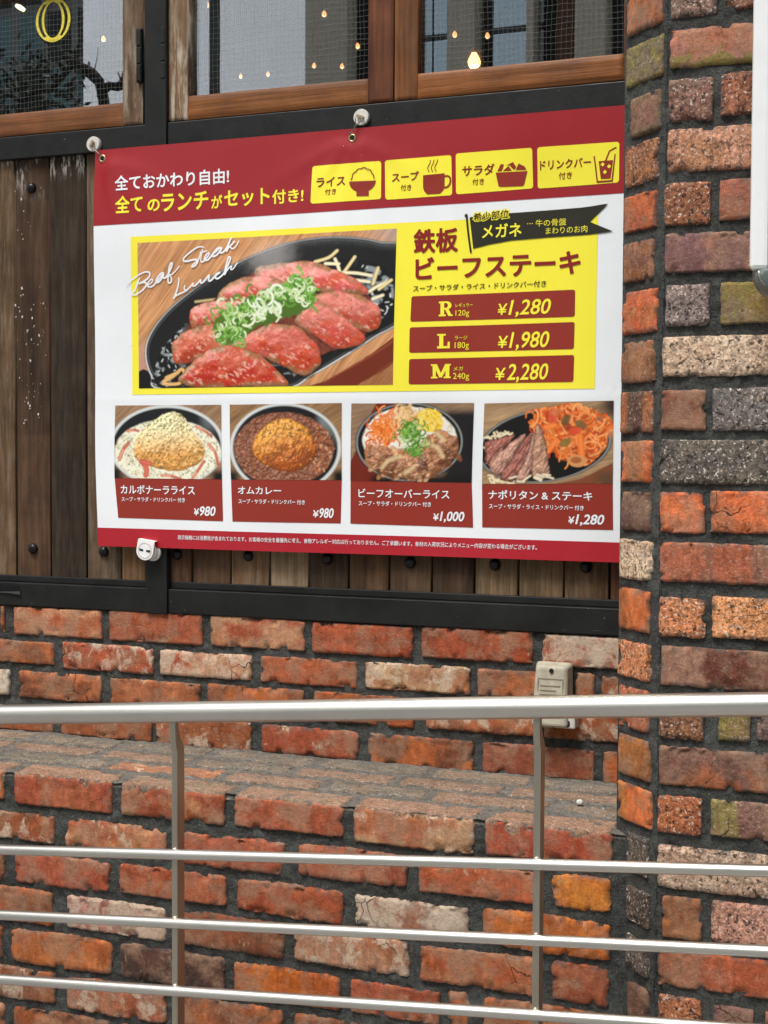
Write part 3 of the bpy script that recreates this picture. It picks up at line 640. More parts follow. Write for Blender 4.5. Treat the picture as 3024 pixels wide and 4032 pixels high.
# ------------------------------------------------------------------ room behind, unseen upper wall
def room():
    root = thing('dining_room', 'dark restaurant interior seen faintly behind the window glass', 'room')
    m = plain('dark_interior', (46, 38, 32), .8)
    def part(name, *q):
        b = MB(); b.box(*q); b.build(name, m, root)
    part('floor', -4, .6, .21, 5, .3, .35); part('back_wall', -4, .6, 5, 5.1, .35, 3.6); part('ceiling', -4, .6, .05, 5, 3.6, 3.7)
    part('side_wall', -4.1, -4, .05, 5, .35, 3.6); part('side_wall', .6, .7, .06, 5, .35, 3.6)
    part('dado_wall', -4, -.4, .06, .2, .35, 2.08)
    part('counter', -3.4, -1.2, 3.2, 3.9, .35, 1.5)
    part('shelf', -3.6, -.4, 4.7, 4.98, 2.2, 2.26)
room()
up = MB(); up.box(-4.1, .9, -.01, .045, 2.462, 4.2); up.box(-4.1, -2.81, -.003, .05, 0, 2.46); up.box(.52, 4, -.2, .05, 0, 4.2)  # unseen wall, put in so the sky does not light the room
tag(up.build('unseen_upper_wall', plain('dark_render', (70, 66, 62), .85), None), 'unseen dark rendered wall added above and beside the shop windows to block sky light', 'wall')

def bulb(loc, r, label, group, mat):
    root = thing('pendant_bulb', label, 'light bulb', group, loc)
    b = MB(); lathe(b, [(.0004, -r*1.15), (r*.5, -r*1.0), (r*.9, -r*.5), (r, 0), (r*.85, r*.55), (r*.5, r*1.1), (r*.4, r*1.4)], (0, 0, 0), 'z', 16); b.build('glass_bulb', mat, root, True)
    b = MB(); lathe(b, [(r*2.0, -r*.6), (r*1.2, r*2.1), (r*1.1, r*2.1), (r*1.9, -r*.6)], (0, 0, 0), 'z', 16); b.build('shade', M_SHADE, root, True)
    b = MB(); lathe(b, [(r*.42, r*1.4), (r*.45, r*2.2), (r*.2, r*2.5)], (0, 0, 0), 'z', 12); b.build('socket', M_BRASS, root, True)
    b = MB(); tube(b, [(0, 0, r*2.4), (0, 0, 3.6-loc[2])], .003, 6); b.build('cord', M_CORD, root)
def _shade():
    t = NT('amber_glass'); a = t.n('BsdfTransparent', Color=(1, .86, .72, 1)); e = t.n('BsdfGlossy', Color=(1, .8, .6, 1), Roughness=.2)
    t.t.links.new(t.n('MixShader', i_0=.15, i_1=a.outputs[0], i_2=e.outputs[0]).outputs[0], t.out.inputs[0]); return t.m
M_SHADE = _shade()
M_BRASS = plain('brass', (150, 110, 60), .35, .9); M_CORD = plain('black_cord', (20, 20, 20), .7)
M_WARM = emit('warm_bulb', (1, .60, .30), 1.5); M_HOT = emit('bright_bulb', (1, .80, .42), 3.0)
for p in [(-2.468, 1.5, 2.752), (-2.262, 1.8, 2.923), (-2.219, 1.8, 2.842), (-2.546, 2.6, 2.915), (-2.429, 2.6, 2.912), (-1.711, 1.5, 2.749), (-2.056, 2.2, 2.808), (-1.95, 2.2, 2.796), (-1.727, 1.8, 2.737), (-2.854, 2.8, 2.941), (-1.338, 1.6, 2.679), (-1.3, 1.8, 2.726)]:
    bulb(p, .0072, 'small warm bulb glowing behind the meshed window glass', 'warm bulbs behind the windows', M_WARM)
bulb((-1.15, 1.2, 2.48), .017, 'large bright yellow bulb low behind the right window', None, M_HOT)
b = MB(); tube(b, [(-3.152, 2, 3.077), (-3.137, 2, 3.069), (-3.120, 2, 3.058)], [.006, .009, .007], 10); lt = b.build('tube', M_HOT); 
lr = thing('strip_lamp', 'small tilted strip lamp glowing behind the left window beside the letter', 'lamp'); lt.parent = lr
b = MB(); tube(b, [(-3.137, 2, 3.08), (-3.137, 2, 3.6)], .004, 6); b.build('cord', M_CORD, lr)

# ------------------------------------------------------------------ menu banner
BX, BZ, BY = -1.5310, 2.0367, -.012
def bdisp(u, v):
    """banner surface in mm: returns sideways shift and bulge towards the street"""
    u = np.asarray(u, float); v = np.asarray(v, float)
    low = sst(540, 767, v)
    du = 7.5*low*(1-u/1040)
    y = 2.2*np.sin(np.pi*np.clip(v/767, 0, 1))+2.0*np.sin(u/150+.6)*np.exp(-((v-767)/190)**2)+5*low*np.exp(-(u/120)**2)
    for gx, gy, dirs in ((17, 17, (.35, .8, 1.25)), (539, 17, (.5, 1.05, 1.7, 2.3, 2.75))):
        r = np.hypot(u-gx, v-gy); a = np.arctan2(v-gy, u-gx)
        for q in dirs:
            y = y+3.6*np.exp(-(((a-q)*np.clip(r, 12, 400))/(8+r*.06))**2)*np.exp(-r/90)*sst(4, 26, r)
        y = y-1.5*np.exp(-(r/40)**2)
    y = y+2.2*np.sin(u/92+v/260+1)*sst(0, 160, v)+1.3*np.sin(v/78-u/190)
    for fu in (338, 690): y = y+.4*np.exp(-np.abs(u-fu-.02*v)/7)*sst(470, 560, v)
    y = y+.5*np.exp(-np.abs(v-482-.004*u)/6)
    y = y+.9*np.sin(v/62+u/310)*np.exp(-((u-1010)/90)**2)+.9*np.sin(v/90)*np.exp(-(u/60)**2)
    return du, y
def bw(u, v, off=0.):
    du, y = bdisp(u, v)
    return np.stack([BX+(np.asarray(u)+du)/1000, BY-(y+off)/1000+0*np.asarray(u), BZ-np.asarray(v)/1000], -1)
PM = {}
def pmat(rgb):
    if rgb not in PM: PM[rgb] = make_print('print_%d_%d_%d' % rgb, rgb)
    return PM[rgb]
banner = thing('menu_banner', 'large white red and yellow steak lunch menu banner hanging on the boards', 'banner')
def panel(name, quad, rgb, off, r=0, parent=banner, d=9.):
    """printed panel; quad TL,TR,BR,BL in banner mm, optional rounded corners"""
    q = np.array(quad, float); H = max(q[3][1]-q[0][1], q[2][1]-q[1][1]); W = max(q[1][0]-q[0][0], q[2][0]-q[3][0])
    t = np.linspace(0, 1, max(2, int(H/d)+1))
    if r:
        e = r/H*(1-np.cos(np.linspace(0, np.pi/2, 6))); t = np.unique(np.concatenate([e, t[(t > r/H) & (t < 1-r/H)], 1-e]))
    s = np.linspace(0, 1, max(2, int(W/d)+1))
    ins = np.zeros_like(t)
    if r:
        dd = np.minimum(t, 1-t)*H; ins = np.where(dd < r, r-np.sqrt(np.maximum(0, r*r-(r-dd)**2)), 0)/W
    T, SS = np.meshgrid(t, s, indexing='ij'); SS = ins[:, None]+SS*(1-2*ins[:, None])
    P = (q[0]*((1-SS)*(1-T))[..., None]+q[1]*(SS*(1-T))[..., None]+q[2]*(SS*T)[..., None]+q[3]*((1-SS)*T)[..., None])
    b = MB(); b.grid(bw(P[..., 0], P[..., 1], off), flip=True)
    return b.build(name, pmat(rgb), parent, True)
def poly(mb, pts, off):
    pts = np.array(pts, float); mb.add(bw(pts[:, 0], pts[:, 1], off), [tuple(range(len(pts)))])
def stroke(mb, pts, w, off, taper=False, smooth=True):
    p = np.array(pts, float)
    if smooth and len(p) > 2:
        q = []; n = len(p)
        for i in range(n-1):
            p0, p1, p2, p3 = p[max(i-1, 0)], p[i], p[i+1], p[min(i+2, n-1)]
            for t in np.linspace(0, 1, 6, endpoint=False):
                q.append(.5*((2*p1)+(-p0+p2)*t+(2*p0-5*p1+4*p2-p3)*t*t+(-p0+3*p1-3*p2+p3)*t**3))
        q.append(p[-1]); p = np.array(q)
    d = np.gradient(p, axis=0); d /= np.maximum(np.linalg.norm(d, axis=1, keepdims=True), 1e-6)
    n = np.stack([-d[:, 1], d[:, 0]], 1)*np.reshape(w, (-1, 1))/2
    if taper: n = n*np.sin(np.linspace(.35, np.pi-.35, len(p)))[:, None]**.5
    a, b_ = p-n, p+n; k = np.arange(len(p))*.002
    mb.grid(np.stack([bw(a[:, 0], a[:, 1], off+k), bw(b_[:, 0], b_[:, 1], off+k)]))
def text_mesh(body, bold=0., shear=0.):
    """flat outline of a line of type; weight is added by stacking slightly shifted copies"""
    c = bpy.data.curves.new('lettering', 'FONT'); c.body = body; c.size = 1; c.shear = shear; c.resolution_u = 3
    o = bpy.data.objects.new('lettering', c); COL.objects.link(o)
    dg = bpy.context.evaluated_depsgraph_get()
    me = bpy.data.meshes.new_from_object(o.evaluated_get(dg))
    V = np.zeros(len(me.vertices)*3); me.vertices.foreach_get('co', V); V = V.reshape(-1, 3)[:, :2]
    F = [tuple(p.vertices) for p in me.polygons]
    bpy.data.objects.remove(o); bpy.data.curves.remove(c); bpy.data.meshes.remove(me)
    n = len(V); sh = [(0, 0)] if bold < .004 else [(bold*math.cos(a), bold*math.sin(a)) for a in np.arange(8)*np.pi/4+.39]
    VV = np.concatenate([V+np.array(d) for d in sh]); K = np.repeat(np.arange(len(sh)), n)*.02
    FF = [tuple(i+k*n for i in f) for k in range(len(sh)) for f in F]
    return VV, FF, K
def text(col, body, quad, off=1.0, bold=.018, shear=0.):
    """set type so its ink fills the quad LT,LB,RT,RB (banner mm)"""
    V, F, K = text_mesh(body, bold, shear)
    lo, hi = V.min(0), V.max(0)
    s = (V[:, 0]-lo[0])/(hi[0]-lo[0]); t = (hi[1]-V[:, 1])/(hi[1]-lo[1])
    LT, LB, RT, RB = [np.array(q, float) for q in quad]
    P = (1-s)[:, None]*((1-t)[:, None]*LT+t[:, None]*LB)+s[:, None]*((1-t)[:, None]*RT+t[:, None]*RB)
    mb = MB(); mb.add(bw(P[:, 0], P[:, 1], off+K), F); return mb.build('lettering', pmat(col), banner)
RED, CRED, YEL, WHT, DRK = (154, 34, 40), (144, 48, 36), (246, 234, 66), (234, 237, 240), (44, 42, 32)
# the sheet, with a turned edge and a few mm of thickness at the hem
b = MB(); uu, vv = np.meshgrid(np.linspace(0, 1052, 212), np.linspace(0, 767, 155)); b.grid(bw(uu, vv, 0), flip=True); b.grid(bw(uu, vv, -.8))
b.build('sheet', pmat(WHT), banner, True)
e = .5
panel('header_band', [(0, 0), (1052, 0), (1052, 146), (0, 146)], RED, e); panel('footer_band', [(0, 731), (1052, 733), (1052, 767), (0, 767)], (172, 34, 46), e)
panel('yellow_panel', [(82, 171), (990, 176), (988, 473), (82, 473)], YEL, e)
for q in ([(461, 62), (596, 62), (597, 130), (458, 130)], [(603, 62), (728, 61), (730, 131), (605, 132)], [(736, 59), (874, 59), (876, 128), (737, 130)], [(883, 59), (1025, 60), (1025, 128), (884, 129)]):
    panel('yellow_tag', q, YEL, e+.4, 5)
for q in ([(656, 305), (952, 304), (952, 350), (654, 350)], [(653, 360), (952, 359), (951, 405), (652, 405)], [(652, 416), (952, 415), (951, 461), (651, 461)]):
    panel('price_bar', q, CRED, e+.4, 4)
for q in ([(42, 634), (276, 634), (276, 713), (47, 711)], [(295, 634), (520, 633), (516, 712), (296, 713)], [(537, 634), (768, 635), (770, 714), (535, 712)], [(787, 637), (1021, 633), (1022, 712), (787, 713)]):
    panel('caption_panel', q, CRED, e)
tw, ty, tr, tk = WHT, YEL, (134, 30, 28), (60, 30, 22)        # ink colours
text(tw, '全ておかわり自由!', [(46, 53), (48, 82), (291, 53), (291, 82)], bold=.022)
for s_, q in {'全て': (49, 92, 108, 125), 'の': (119, 102, 145, 125), 'ランチ': (148, 93, 248, 127), 'が': (254, 102, 277, 127), 'セット': (281, 95, 375, 126), '付き!': (380, 100, 444, 126)}.items():
    text(ty, s_, [(q[0], q[1]), (q[0], q[3]), (q[2], q[1]), (q[2], q[3])], bold=.026)
R4 = lambda a, b_, c, d: [(a, b_), (a, d), (c, b_), (c, d)]
for s_, q in (('ライス', (470, 84, 527, 101)), ('スープ', (617, 85, 668, 101)), ('サラダ', (748, 81, 807, 100)), ('ドリンクバー', (888, 82, 977, 98))): text(tr, s_, R4(*q), 1.4, .02)
for q in ((487, 105, 509, 116), (634, 107, 654, 118), (767, 105, 788, 116), (921, 104, 944, 116)): text(tr, '付き', R4(*q), 1.4, .012)
text(tr, '鉄板', R4(659, 187, 741, 230), 1.4, .03); text(tr, 'ビーフステーキ', R4(663, 237, 961, 277), 1.4, .03)
text(tk, 'スープ・サラダ・ライス・ドリンクバー付き', R4(659, 286, 901, 297), 1.4, .012)
text(ty, 'メガネ', R4(785, 185, 856, 209), 1.9, .022); text(ty, '牛の骨盤', R4(881, 182, 935, 194), 1.9, .002); text(ty, 'まわりのお肉', R4(899, 196, 972, 208), 1.9, .002)
text(ty, '…', R4(866, 187, 876, 189), 1.9, .01)
text(ty, '希少部位', [(767.3, 163), (767.3, 180.8), (835, 159), (835, 177.8)], 1.9, .10); text(tk, '希少部位', [(769, 165), (769, 179), (833, 161), (833, 176)], 2.3, .012)
for s_, q in (('レギュラー', (738, 320, 769, 327)), ('ラージ', (737, 377, 760, 384)), ('メガ', (735, 431, 753, 438))): text(ty, s_, R4(*q), 1.4, .006)
for s_, q in (('120g', (738, 332, 763, 345)), ('180g', (737, 388, 763, 402)), ('240g', (734, 442, 764, 456))): text(ty, s_, R4(*q), 1.4, .0)
def price(col, s_, x0, y0, x1, y1, off=1.4, bold=.014):
    h = y1-y0; xm = x0+h*.72; mb = MB()
    V, F, K = text_mesh('¥', bold, .12); lo, hi = V.min(0), V.max(0)
    u = (V[:, 0]-lo[0])/(hi[0]-lo[0]); t = (hi[1]-V[:, 1])/(hi[1]-lo[1])
    mb.add(bw(x0+u*(xm-x0-h*.06), y0+h*.26+t*h*.74, off+K), F)
    V, F, K = text_mesh(s_, bold, .22)
    lo, hi = V[:, 0].min(), V[:, 0].max(); t = 1-V[:, 1]/.73
    mb.add(bw(xm+(V[:, 0]-lo)/(hi-lo)*(x1-xm), y0+t*h, off+K), F); mb.build('price', pmat(col), banner)
price(ty, '1,280', 815, 316.5, 910, 343); price(ty, '1,980', 816, 372, 908, 400); price(ty, '2,280', 812, 427, 907, 455.5)
for s_, n_, q in (('980', 1, (214, 685, 261, 703)), ('980', 2, (462, 684, 503, 702)), ('1,000', 3, (695, 686, 754, 703)), ('1,280', 4, (944, 686, 1007, 703))): price(tw, s_, *q, off=1.0, bold=.024)
for s_, q in (('カルボナーラライス', (55, 647, 217, 664)), ('オムカレー', (309, 647, 399, 661)), ('ビーフオーバーライス', (552, 648, 726, 664)), ('ナポリタン & ステーキ', (799, 647, 986, 663))): text(tw, s_, R4(*q), 1.0, .018)
for s_, q in (('スープ・サラダ・ドリンクバー 付き', (56, 670, 195, 679)), ('スープ・サラダ・ドリンクバー 付き', (310, 670, 446, 679)), ('スープ・サラダ・ドリンクバー 付き', (552, 670, 691, 679)), ('スープ・サラダ・ライス・ドリンクバー 付き', (800, 671, 971, 680))): text(tw, s_, R4(*q), 1.0, .016)
text(tw, '表示価格には消費税が含まれております。お客様の安全を最優先に考え、食物アレルギー対応は行っておりません。ご了承願います。食材の入荷状況によりメニュー内容が変わる場合がございます。', R4(177, 741, 888, 750), 1.0, .008)
# slab-serif sizes R, L, M
def slab(col, ch, x0, y0, x1, y1):
    mb = MB()
    W, H = x1-x0, y1-y0; k = [0]
    def P(*pts): poly(mb, [(x0+a*W, y0+b_*H) for a, b_ in pts], 1.4+k[0]*.03); k[0] += 1
    if ch == 'L':
        P((.18, 0), (.50, 0), (.50, 1), (.18, 1)); P((.02, 0), (.68, 0), (.68, .12), (.02, .12)); P((.02, .84), (1, .84), (1, 1), (.02, 1)); P((.84, .55), (1, .55), (1, .9), (.80, .9))
    if ch == 'M':
        P((.08, 0), (.27, 0), (.24, 1), (.10, 1)); P((.76, 0), (.94, 0), (.92, 1), (.72, 1)); P((.10, 0), (.30, 0), (.56, .80), (.44, .98)); P((.72, 0), (.92, 0), (.54, .98), (.44, .80))
        P((0, 0), (.28, 0), (.28, .11), (0, .11)); P((.74, 0), (1, 0), (1, .11), (.74, .11)); P((0, .88), (.34, .88), (.34, 1), (0, 1)); P((.64, .88), (1, .88), (1, 1), (.64, 1))
    if ch == 'R':
        P((.12, 0), (.38, 0), (.38, 1), (.12, 1)); P((0, 0), (.40, 0), (.40, .12), (0, .12)); P((0, .88), (.50, .88), (.50, 1), (0, 1)); P((.42, .5), (.66, .46), (.90, .9), (1, .9), (1, 1), (.70, 1))
        an = np.linspace(-np.pi/2, np.pi/2, 14); o_ = [(.55+.36*np.cos(a), .28+.28*np.sin(a)) for a in an]; i_ = [(.52+.13*np.cos(a), .28+.16*np.sin(a)) for a in an]
        o_ = np.array([(.36, 0)]+o_+[(.36, .56)]); i_ = np.array([(.36, .12)]+i_+[(.36, .44)])
        A = np.stack([x0+o_[:, 0]*W, y0+o_[:, 1]*H], 1); B = np.stack([x0+i_[:, 0]*W, y0+i_[:, 1]*H], 1)
        mb.grid(np.stack([bw(A[:, 0], A[:, 1], 1.65), bw(B[:, 0], B[:, 1], 1.65)]))
    mb.build('size_letter', pmat(col), banner)
slab(ty, 'R', 707, 316, 733, 342); slab(ty, 'L', 704, 373, 728, 398.5); slab(ty, 'M', 693, 426, 730, 451)
# dark pennant and its pole
fp = [(762, 171), (796, 169), (834, 168), (905, 167), (958, 166), (1007, 162), (976, 191), (1016, 209), (985, 212), (927, 213), (878, 213), (837, 215), (813, 217), (790, 221), (770, 226), (766, 200)]
b = MB()
up_ = np.array([(762, 171), (796, 169), (834, 168), (905, 167), (958, 166), (976, 165)]); dn_ = np.array([(769, 226), (798, 220), (837, 215), (905, 213), (958, 212.5), (976, 212.2)])
s8 = np.linspace(0, 1, 9)[:, None, None]; PP = up_[None]*(1-s8)+dn_[None]*s8; b.grid(bw(PP[..., 0], PP[..., 1], 1.35), flip=True)
poly(b, [(976, 165), (1007, 162), (976, 191)], 1.35); poly(b, [(976, 191), (1016, 209), (976, 212.2)], 1.35)
stroke(b, [(756.5, 168), (760, 200), (765, 233)], 3.4, 1.7)
an = np.linspace(0, 2*np.pi, 14, endpoint=False); poly(b, [(756+3*math.cos(a), 168+3*math.sin(a)) for a in an], 1.75)
b.build('pennant', pmat(DRK), banner, True)
# little icons on the yellow tags
b = MB()
ICON = lambda nm: (b.build(nm, pmat(CRED), banner), b.__init__())
poly(b, [(535, 95), (587, 96.5)]+[(561+26*math.cos(a), 96+20*math.sin(a)) for a in np.linspace(.02, np.pi-.02, 16)], 1.4); poly(b, [(549, 110), (573, 110), (573, 123), (549, 122)], 1.46)
an = np.linspace(np.pi*1.02, np.pi*1.98, 60); stroke(b, [(561+(20.5+1.7*abs(math.sin(a*5.5)))*math.cos(a)*1.03, 94+(20.5+1.7*abs(math.sin(a*5.5)))*math.sin(a)) for a in an], 1.7, 1.5); ICON('rice_icon')
poly(b, [(676, 93), (716, 92), (716, 114), (714, 121), (708, 127), (684, 127), (678, 121), (676, 114)], 1.4)
stroke(b, [(714, 98), (721, 97), (726, 101), (726, 110), (721, 116), (713, 117)], 3.2, 1.5)
for k in range(3): stroke(b, [(687+k*6.5+3.2*math.sin(t*5.5+1)*.75, 67+t*21) for t in np.linspace(0, 1, 7)], 1.5, 1.4)
ICON('soup_icon')
poly(b, [(809, 97), (866, 98), (860, 121), (857, 123), (817, 122), (814, 120)], 1.4)
poly(b, [(812, 95), (818, 83), (824, 84), (820, 95)], 1.4); poly(b, [(822, 95), (832, 87), (838, 95.5)], 1.4); poly(b, [(828, 86), (840, 81), (846, 90), (842, 95), (834, 86)], 1.4); poly(b, [(845, 95), (850, 84), (861, 90), (864, 96)], 1.4)
ICON('salad_icon')
poly(b, [(981, 81), (983.5, 81), (989, 123), (1012, 123), (1017, 80), (1019, 80), (1014.5, 126), (987, 126)], 1.4); poly(b, [(990, 90), (1014.5, 90), (1010.5, 120), (994, 120)], 1.5)
stroke(b, [(1001, 92), (1008.5, 74), (1020, 69)], 2.2, 1.6, smooth=False); ICON('drink_icon')
for cx, cy in ((997, 96), (1008, 100), (1001, 109)): poly(b, [(cx-3.6, cy), (cx, cy-3.6), (cx+3.6, cy), (cx, cy+3.6)], 1.9)
b.build('ice_cubes', pmat(YEL), banner)
# brush-script words over the photograph
b = MB(); o_ = 2.0
for q in ([(89.3, 277.1), (94.4, 266.3), (98.7, 256.2), (102.1, 249.1)],
          [(70.7, 262.5), (80.9, 255.5), (96.2, 246.6), (109.7, 240.6), (119.8, 239.6), (124, 242.7), (121.4, 249.9), (111.3, 256.7), (99.5, 261.4), (109.6, 258.9), (115.5, 260.6), (115.5, 265.7), (107.9, 273.4), (96.1, 280.3), (86.8, 282.1), (84.3, 279.1), (88.5, 274.1)],
          [(118.9, 265.1), (126.4, 261), (129.8, 256), (127.3, 253.7), (122.3, 257.2), (118.9, 264.3), (121.4, 268.1), (129.8, 266.9), (138.2, 259.3), (146.5, 250.9), (153.2, 243.2), (148.2, 243.7), (139.8, 252.1), (138.2, 259.3), (143.2, 259.5), (149.8, 252.5), (153.2, 243.9), (153.2, 251.1), (156.5, 252.7), (162.3, 247.2), (169.8, 234.5), (172.3, 225.9), (169.8, 225.1), (166.5, 231.4), (164, 245.8), (163.1, 258.8), (166.4, 262.5), (170.6, 259.1), (169.8, 251.8), (165.6, 247.3), (171.4, 246.1), (179.7, 239.9), (188, 230.9)],
          [(239.5, 199.5), (235.5, 197.2), (225.7, 198.1), (211, 206.1), (197.9, 216.2), (197, 222), (204.4, 223), (217.5, 220.7), (225.7, 221.8), (226.5, 225.4), (220.8, 232.3), (214.2, 233.5), (217.5, 229.3), (229, 219.8), (233.8, 205.7)],
          [(237.1, 201.5), (234.7, 212.9), (233, 222.8), (237.1, 225.9), (243.6, 220.5), (249.3, 214.3), (250.9, 210.1), (246.8, 210.6), (242, 217.5), (242, 222.5), (248.5, 222.1), (258.2, 212.5), (267.9, 205.2), (274.3, 200.5), (267.9, 202.3), (259.8, 210.5), (259, 216.2), (266.2, 214.3), (274.3, 206.2), (277.5, 200.6), (274.3, 209), (279.1, 210), (287.2, 202.5), (292.8, 191.4), (297.5, 182.4), (292, 194.2), (287.2, 208.9), (292, 201.3), (301.5, 193.3), (303.9, 189.8), (300, 194.6), (295.2, 200.1), (300, 203.8), (306.3, 200.6), (313.5, 189.6)],
          [(230.6, 209.1), (246.8, 204.9)],
          [(186.3, 252.5), (186.3, 261.1), (183, 274), (178, 286.8), (174.7, 291.8), (179.7, 286.9), (192.9, 281.6), (204.4, 277.7)],
          [(199.5, 267.4), (197.8, 274.6), (202.7, 276.9), (210.9, 270.8), (217.5, 264.5), (215.9, 268.8), (220.8, 269.7), (228.9, 262.8), (233, 258.7), (233, 264.4), (238.7, 263.2), (246.8, 254.9), (250.9, 251.5), (250.1, 260.8), (254.9, 261), (263, 254.2), (269.5, 249.4), (274.3, 246.8), (266.2, 250), (263.8, 255.6), (269.5, 258), (279.1, 252), (285.6, 243.7), (293.6, 228.4), (296, 220.7), (292, 219.8), (287.2, 233.8), (283.2, 251.4), (288.8, 243.8), (296, 237), (298.4, 237.1), (296.8, 242), (301.6, 241.5), (311.1, 229.9)]):
    stroke(b, q, 3.6, o_, taper=True); o_ += .12
b.build('script_lettering', pmat(WHT), banner)

# ------------------------------------------------------------------ printed food photographs, painted by code
class Canvas:
    def __init__(s, quad, px, step=.75):
        """quad: banner mm TL,TR,BR,BL; px: (x0,x1,top0,top1,bot0,bot1) sketch units the artwork is drawn in"""
        s.q = np.array(quad, float); s.px = px; x0, x1 = px[0], px[1]
        W = s.q[1][0]-s.q[0][0]; H = s.q[3][1]-s.q[0][1]
        s.w, s.h = int(W/step), int(H/step)
        t, k = np.meshgrid(np.linspace(0, 1, s.h), np.linspace(0, 1, s.w), indexing='ij')
        s.k, s.t = k, t; s.x = x0+k*(x1-x0); top = px[2]+k*(px[3]-px[2]); bot = px[4]+k*(px[5]-px[4]); s.y = top+t*(bot-top)
        s.a = np.zeros((s.h, s.w, 3))
    def blend(s, m, col): s.a = s.a*(1-m[..., None])+np.asarray(col)*m[..., None]
    def fill(s, col): s.a[:] = col
    def mpoly(s, pts, wob=0., sc=30, seed=0):
        p = np.array(pts, float); n = len(p); q = []
        for i in range(n):                                   # smooth closed outline
            p0, p1, p2, p3 = p[i-1], p[i], p[(i+1) % n], p[(i+2) % n]
            for t in np.linspace(0, 1, 5, endpoint=False): q.append(.5*((2*p1)+(-p0+p2)*t+(2*p0-5*p1+4*p2-p3)*t*t+(-p0+3*p1-3*p2+p3)*t**3))
        q = np.array(q); x, y = s.x, s.y
        if wob: x = x+(fbm(s.x/sc, s.y/sc, seed+3, 3)-.5)*wob; y = y+(fbm(s.x/sc+50, s.y/sc, seed+4, 3)-.5)*wob
        ins = np.zeros(x.shape, bool); dist = np.full(x.shape, 1e9); j = len(q)-1
        for i in range(len(q)):
            xi, yi = q[i]; xj, yj = q[j]
            c = (yi > y) != (yj > y)
            if yi != yj: ins ^= c & (x < (xj-xi)*(y-yi)/(yj-yi)+xi)
            dx, dy = xj-xi, yj-yi; L = dx*dx+dy*dy+1e-9; tt = np.clip(((x-xi)*dx+(y-yi)*dy)/L, 0, 1)
            dist = np.minimum(dist, np.hypot(x-xi-tt*dx, y-yi-tt*dy)); j = i
        return ins*1., dist*ins
    def ell(s, cx, cy, rx, ry, rot=0., wob=0., seed=1, soft=.02):
        dx, dy = s.x-cx, s.y-cy; c, n = math.cos(rot), math.sin(rot); u, v = (dx*c+dy*n)/rx, (-dx*n+dy*c)/ry
        r = np.hypot(u, v)
        if wob: r = r+(fbm(s.x/28, s.y/28, seed, 4)-.5)*wob
        return sst(1+soft, 1-soft, r), r
    def line(s, pts, w, col, al=1., sm=True):
        p = np.array(pts, float)
        if sm and len(p) > 2:
            n = len(p); q = []
            for i in range(n-1):
                p0, p1, p2, p3 = p[max(i-1, 0)], p[i], p[i+1], p[min(i+2, n-1)]
                for t in np.linspace(0, 1, 4, endpoint=False): q.append(.5*((2*p1)+(-p0+p2)*t+(2*p0-5*p1+4*p2-p3)*t*t+(-p0+3*p1-3*p2+p3)*t**3))
            q.append(p[-1]); p = np.array(q)
        x0, x1, y0, y1 = p[:, 0].min()-w, p[:, 0].max()+w, p[:, 1].min()-w, p[:, 1].max()+w
        rows = np.where((s.y.max(1) > y0) & (s.y.min(1) < y1))[0]; cols = np.where((s.x[0] > x0) & (s.x[0] < x1))[0]
        if not len(rows) or not len(cols): return
        sl = np.s_[rows[0]:rows[-1]+1, cols[0]:cols[-1]+1]; x, y = s.x[sl], s.y[sl]; d = np.full(x.shape, 1e9)
        for (ax, ay), (bx, by) in zip(p[:-1], p[1:]):
            dx, dy = bx-ax, by-ay; t = np.clip(((x-ax)*dx+(y-ay)*dy)/(dx*dx+dy*dy+1e-9), 0, 1); d = np.minimum(d, np.hypot(x-ax-t*dx, y-ay-t*dy))
        m = sst(w/2+1, w/2-1, d)*al; s.a[sl] = s.a[sl]*(1-m[..., None])+np.asarray(col)*(.8+.35*np.clip(1-d/(w/2+.1), 0, 1))[..., None]*m[..., None]
    def wood(s, c1, c2, ang, sx=9, sy=150, seed=2):
        c, n = math.cos(ang), math.sin(ang); u, v = s.x*c+s.y*n, -s.x*n+s.y*c
        k = fbm(u/sy, v/sx, seed, 4); s.a = np.asarray(c1)*(1-k[..., None])+np.asarray(c2)*k[..., None]
        s.a *= (.75+.5*fbm(u/260, v/60, seed+5, 3))[..., None]
    def relief(s, m, h, k=1., amb=.62, dif=.5, spec=.55, p=22):
        gy, gx = np.gradient(h*k); n = 1/np.sqrt(gx*gx+gy*gy+1); L = np.array([-.38, -.62, .68]); L = L/np.linalg.norm(L)
        d = np.clip((-gx*L[0]-gy*L[1]+L[2])*n, 0, 1); Hh = L+np.array([0, 0, 1]); Hh /= np.linalg.norm(Hh)
        sp = np.clip((-gx*Hh[0]-gy*Hh[1]+Hh[2])*n, 0, 1)**p*spec
        r = s.a*(amb+dif*d/.68)[..., None]+sp[..., None]*np.array([1, .95, .88])
        s.a = s.a*(1-m[..., None])+r*m[..., None]
    def speck(s, m, n, r, cols, seed, al=1.):
        rs = np.random.default_rng(seed); ys, xs = np.where(m > .5)
        if not len(ys): return
        for _ in range(n):
            i = rs.integers(len(ys)); x, y = s.x[ys[i], xs[i]], s.y[ys[i], xs[i]]; a = rs.uniform(0, np.pi); l = rs.uniform(.4, 1.4)*r
            s.line([(x-l*math.cos(a), y-l*math.sin(a)), (x+l*math.cos(a), y+l*math.sin(a))], r*rs.uniform(.6, 1.2), cols[rs.integers(len(cols))], al, False)
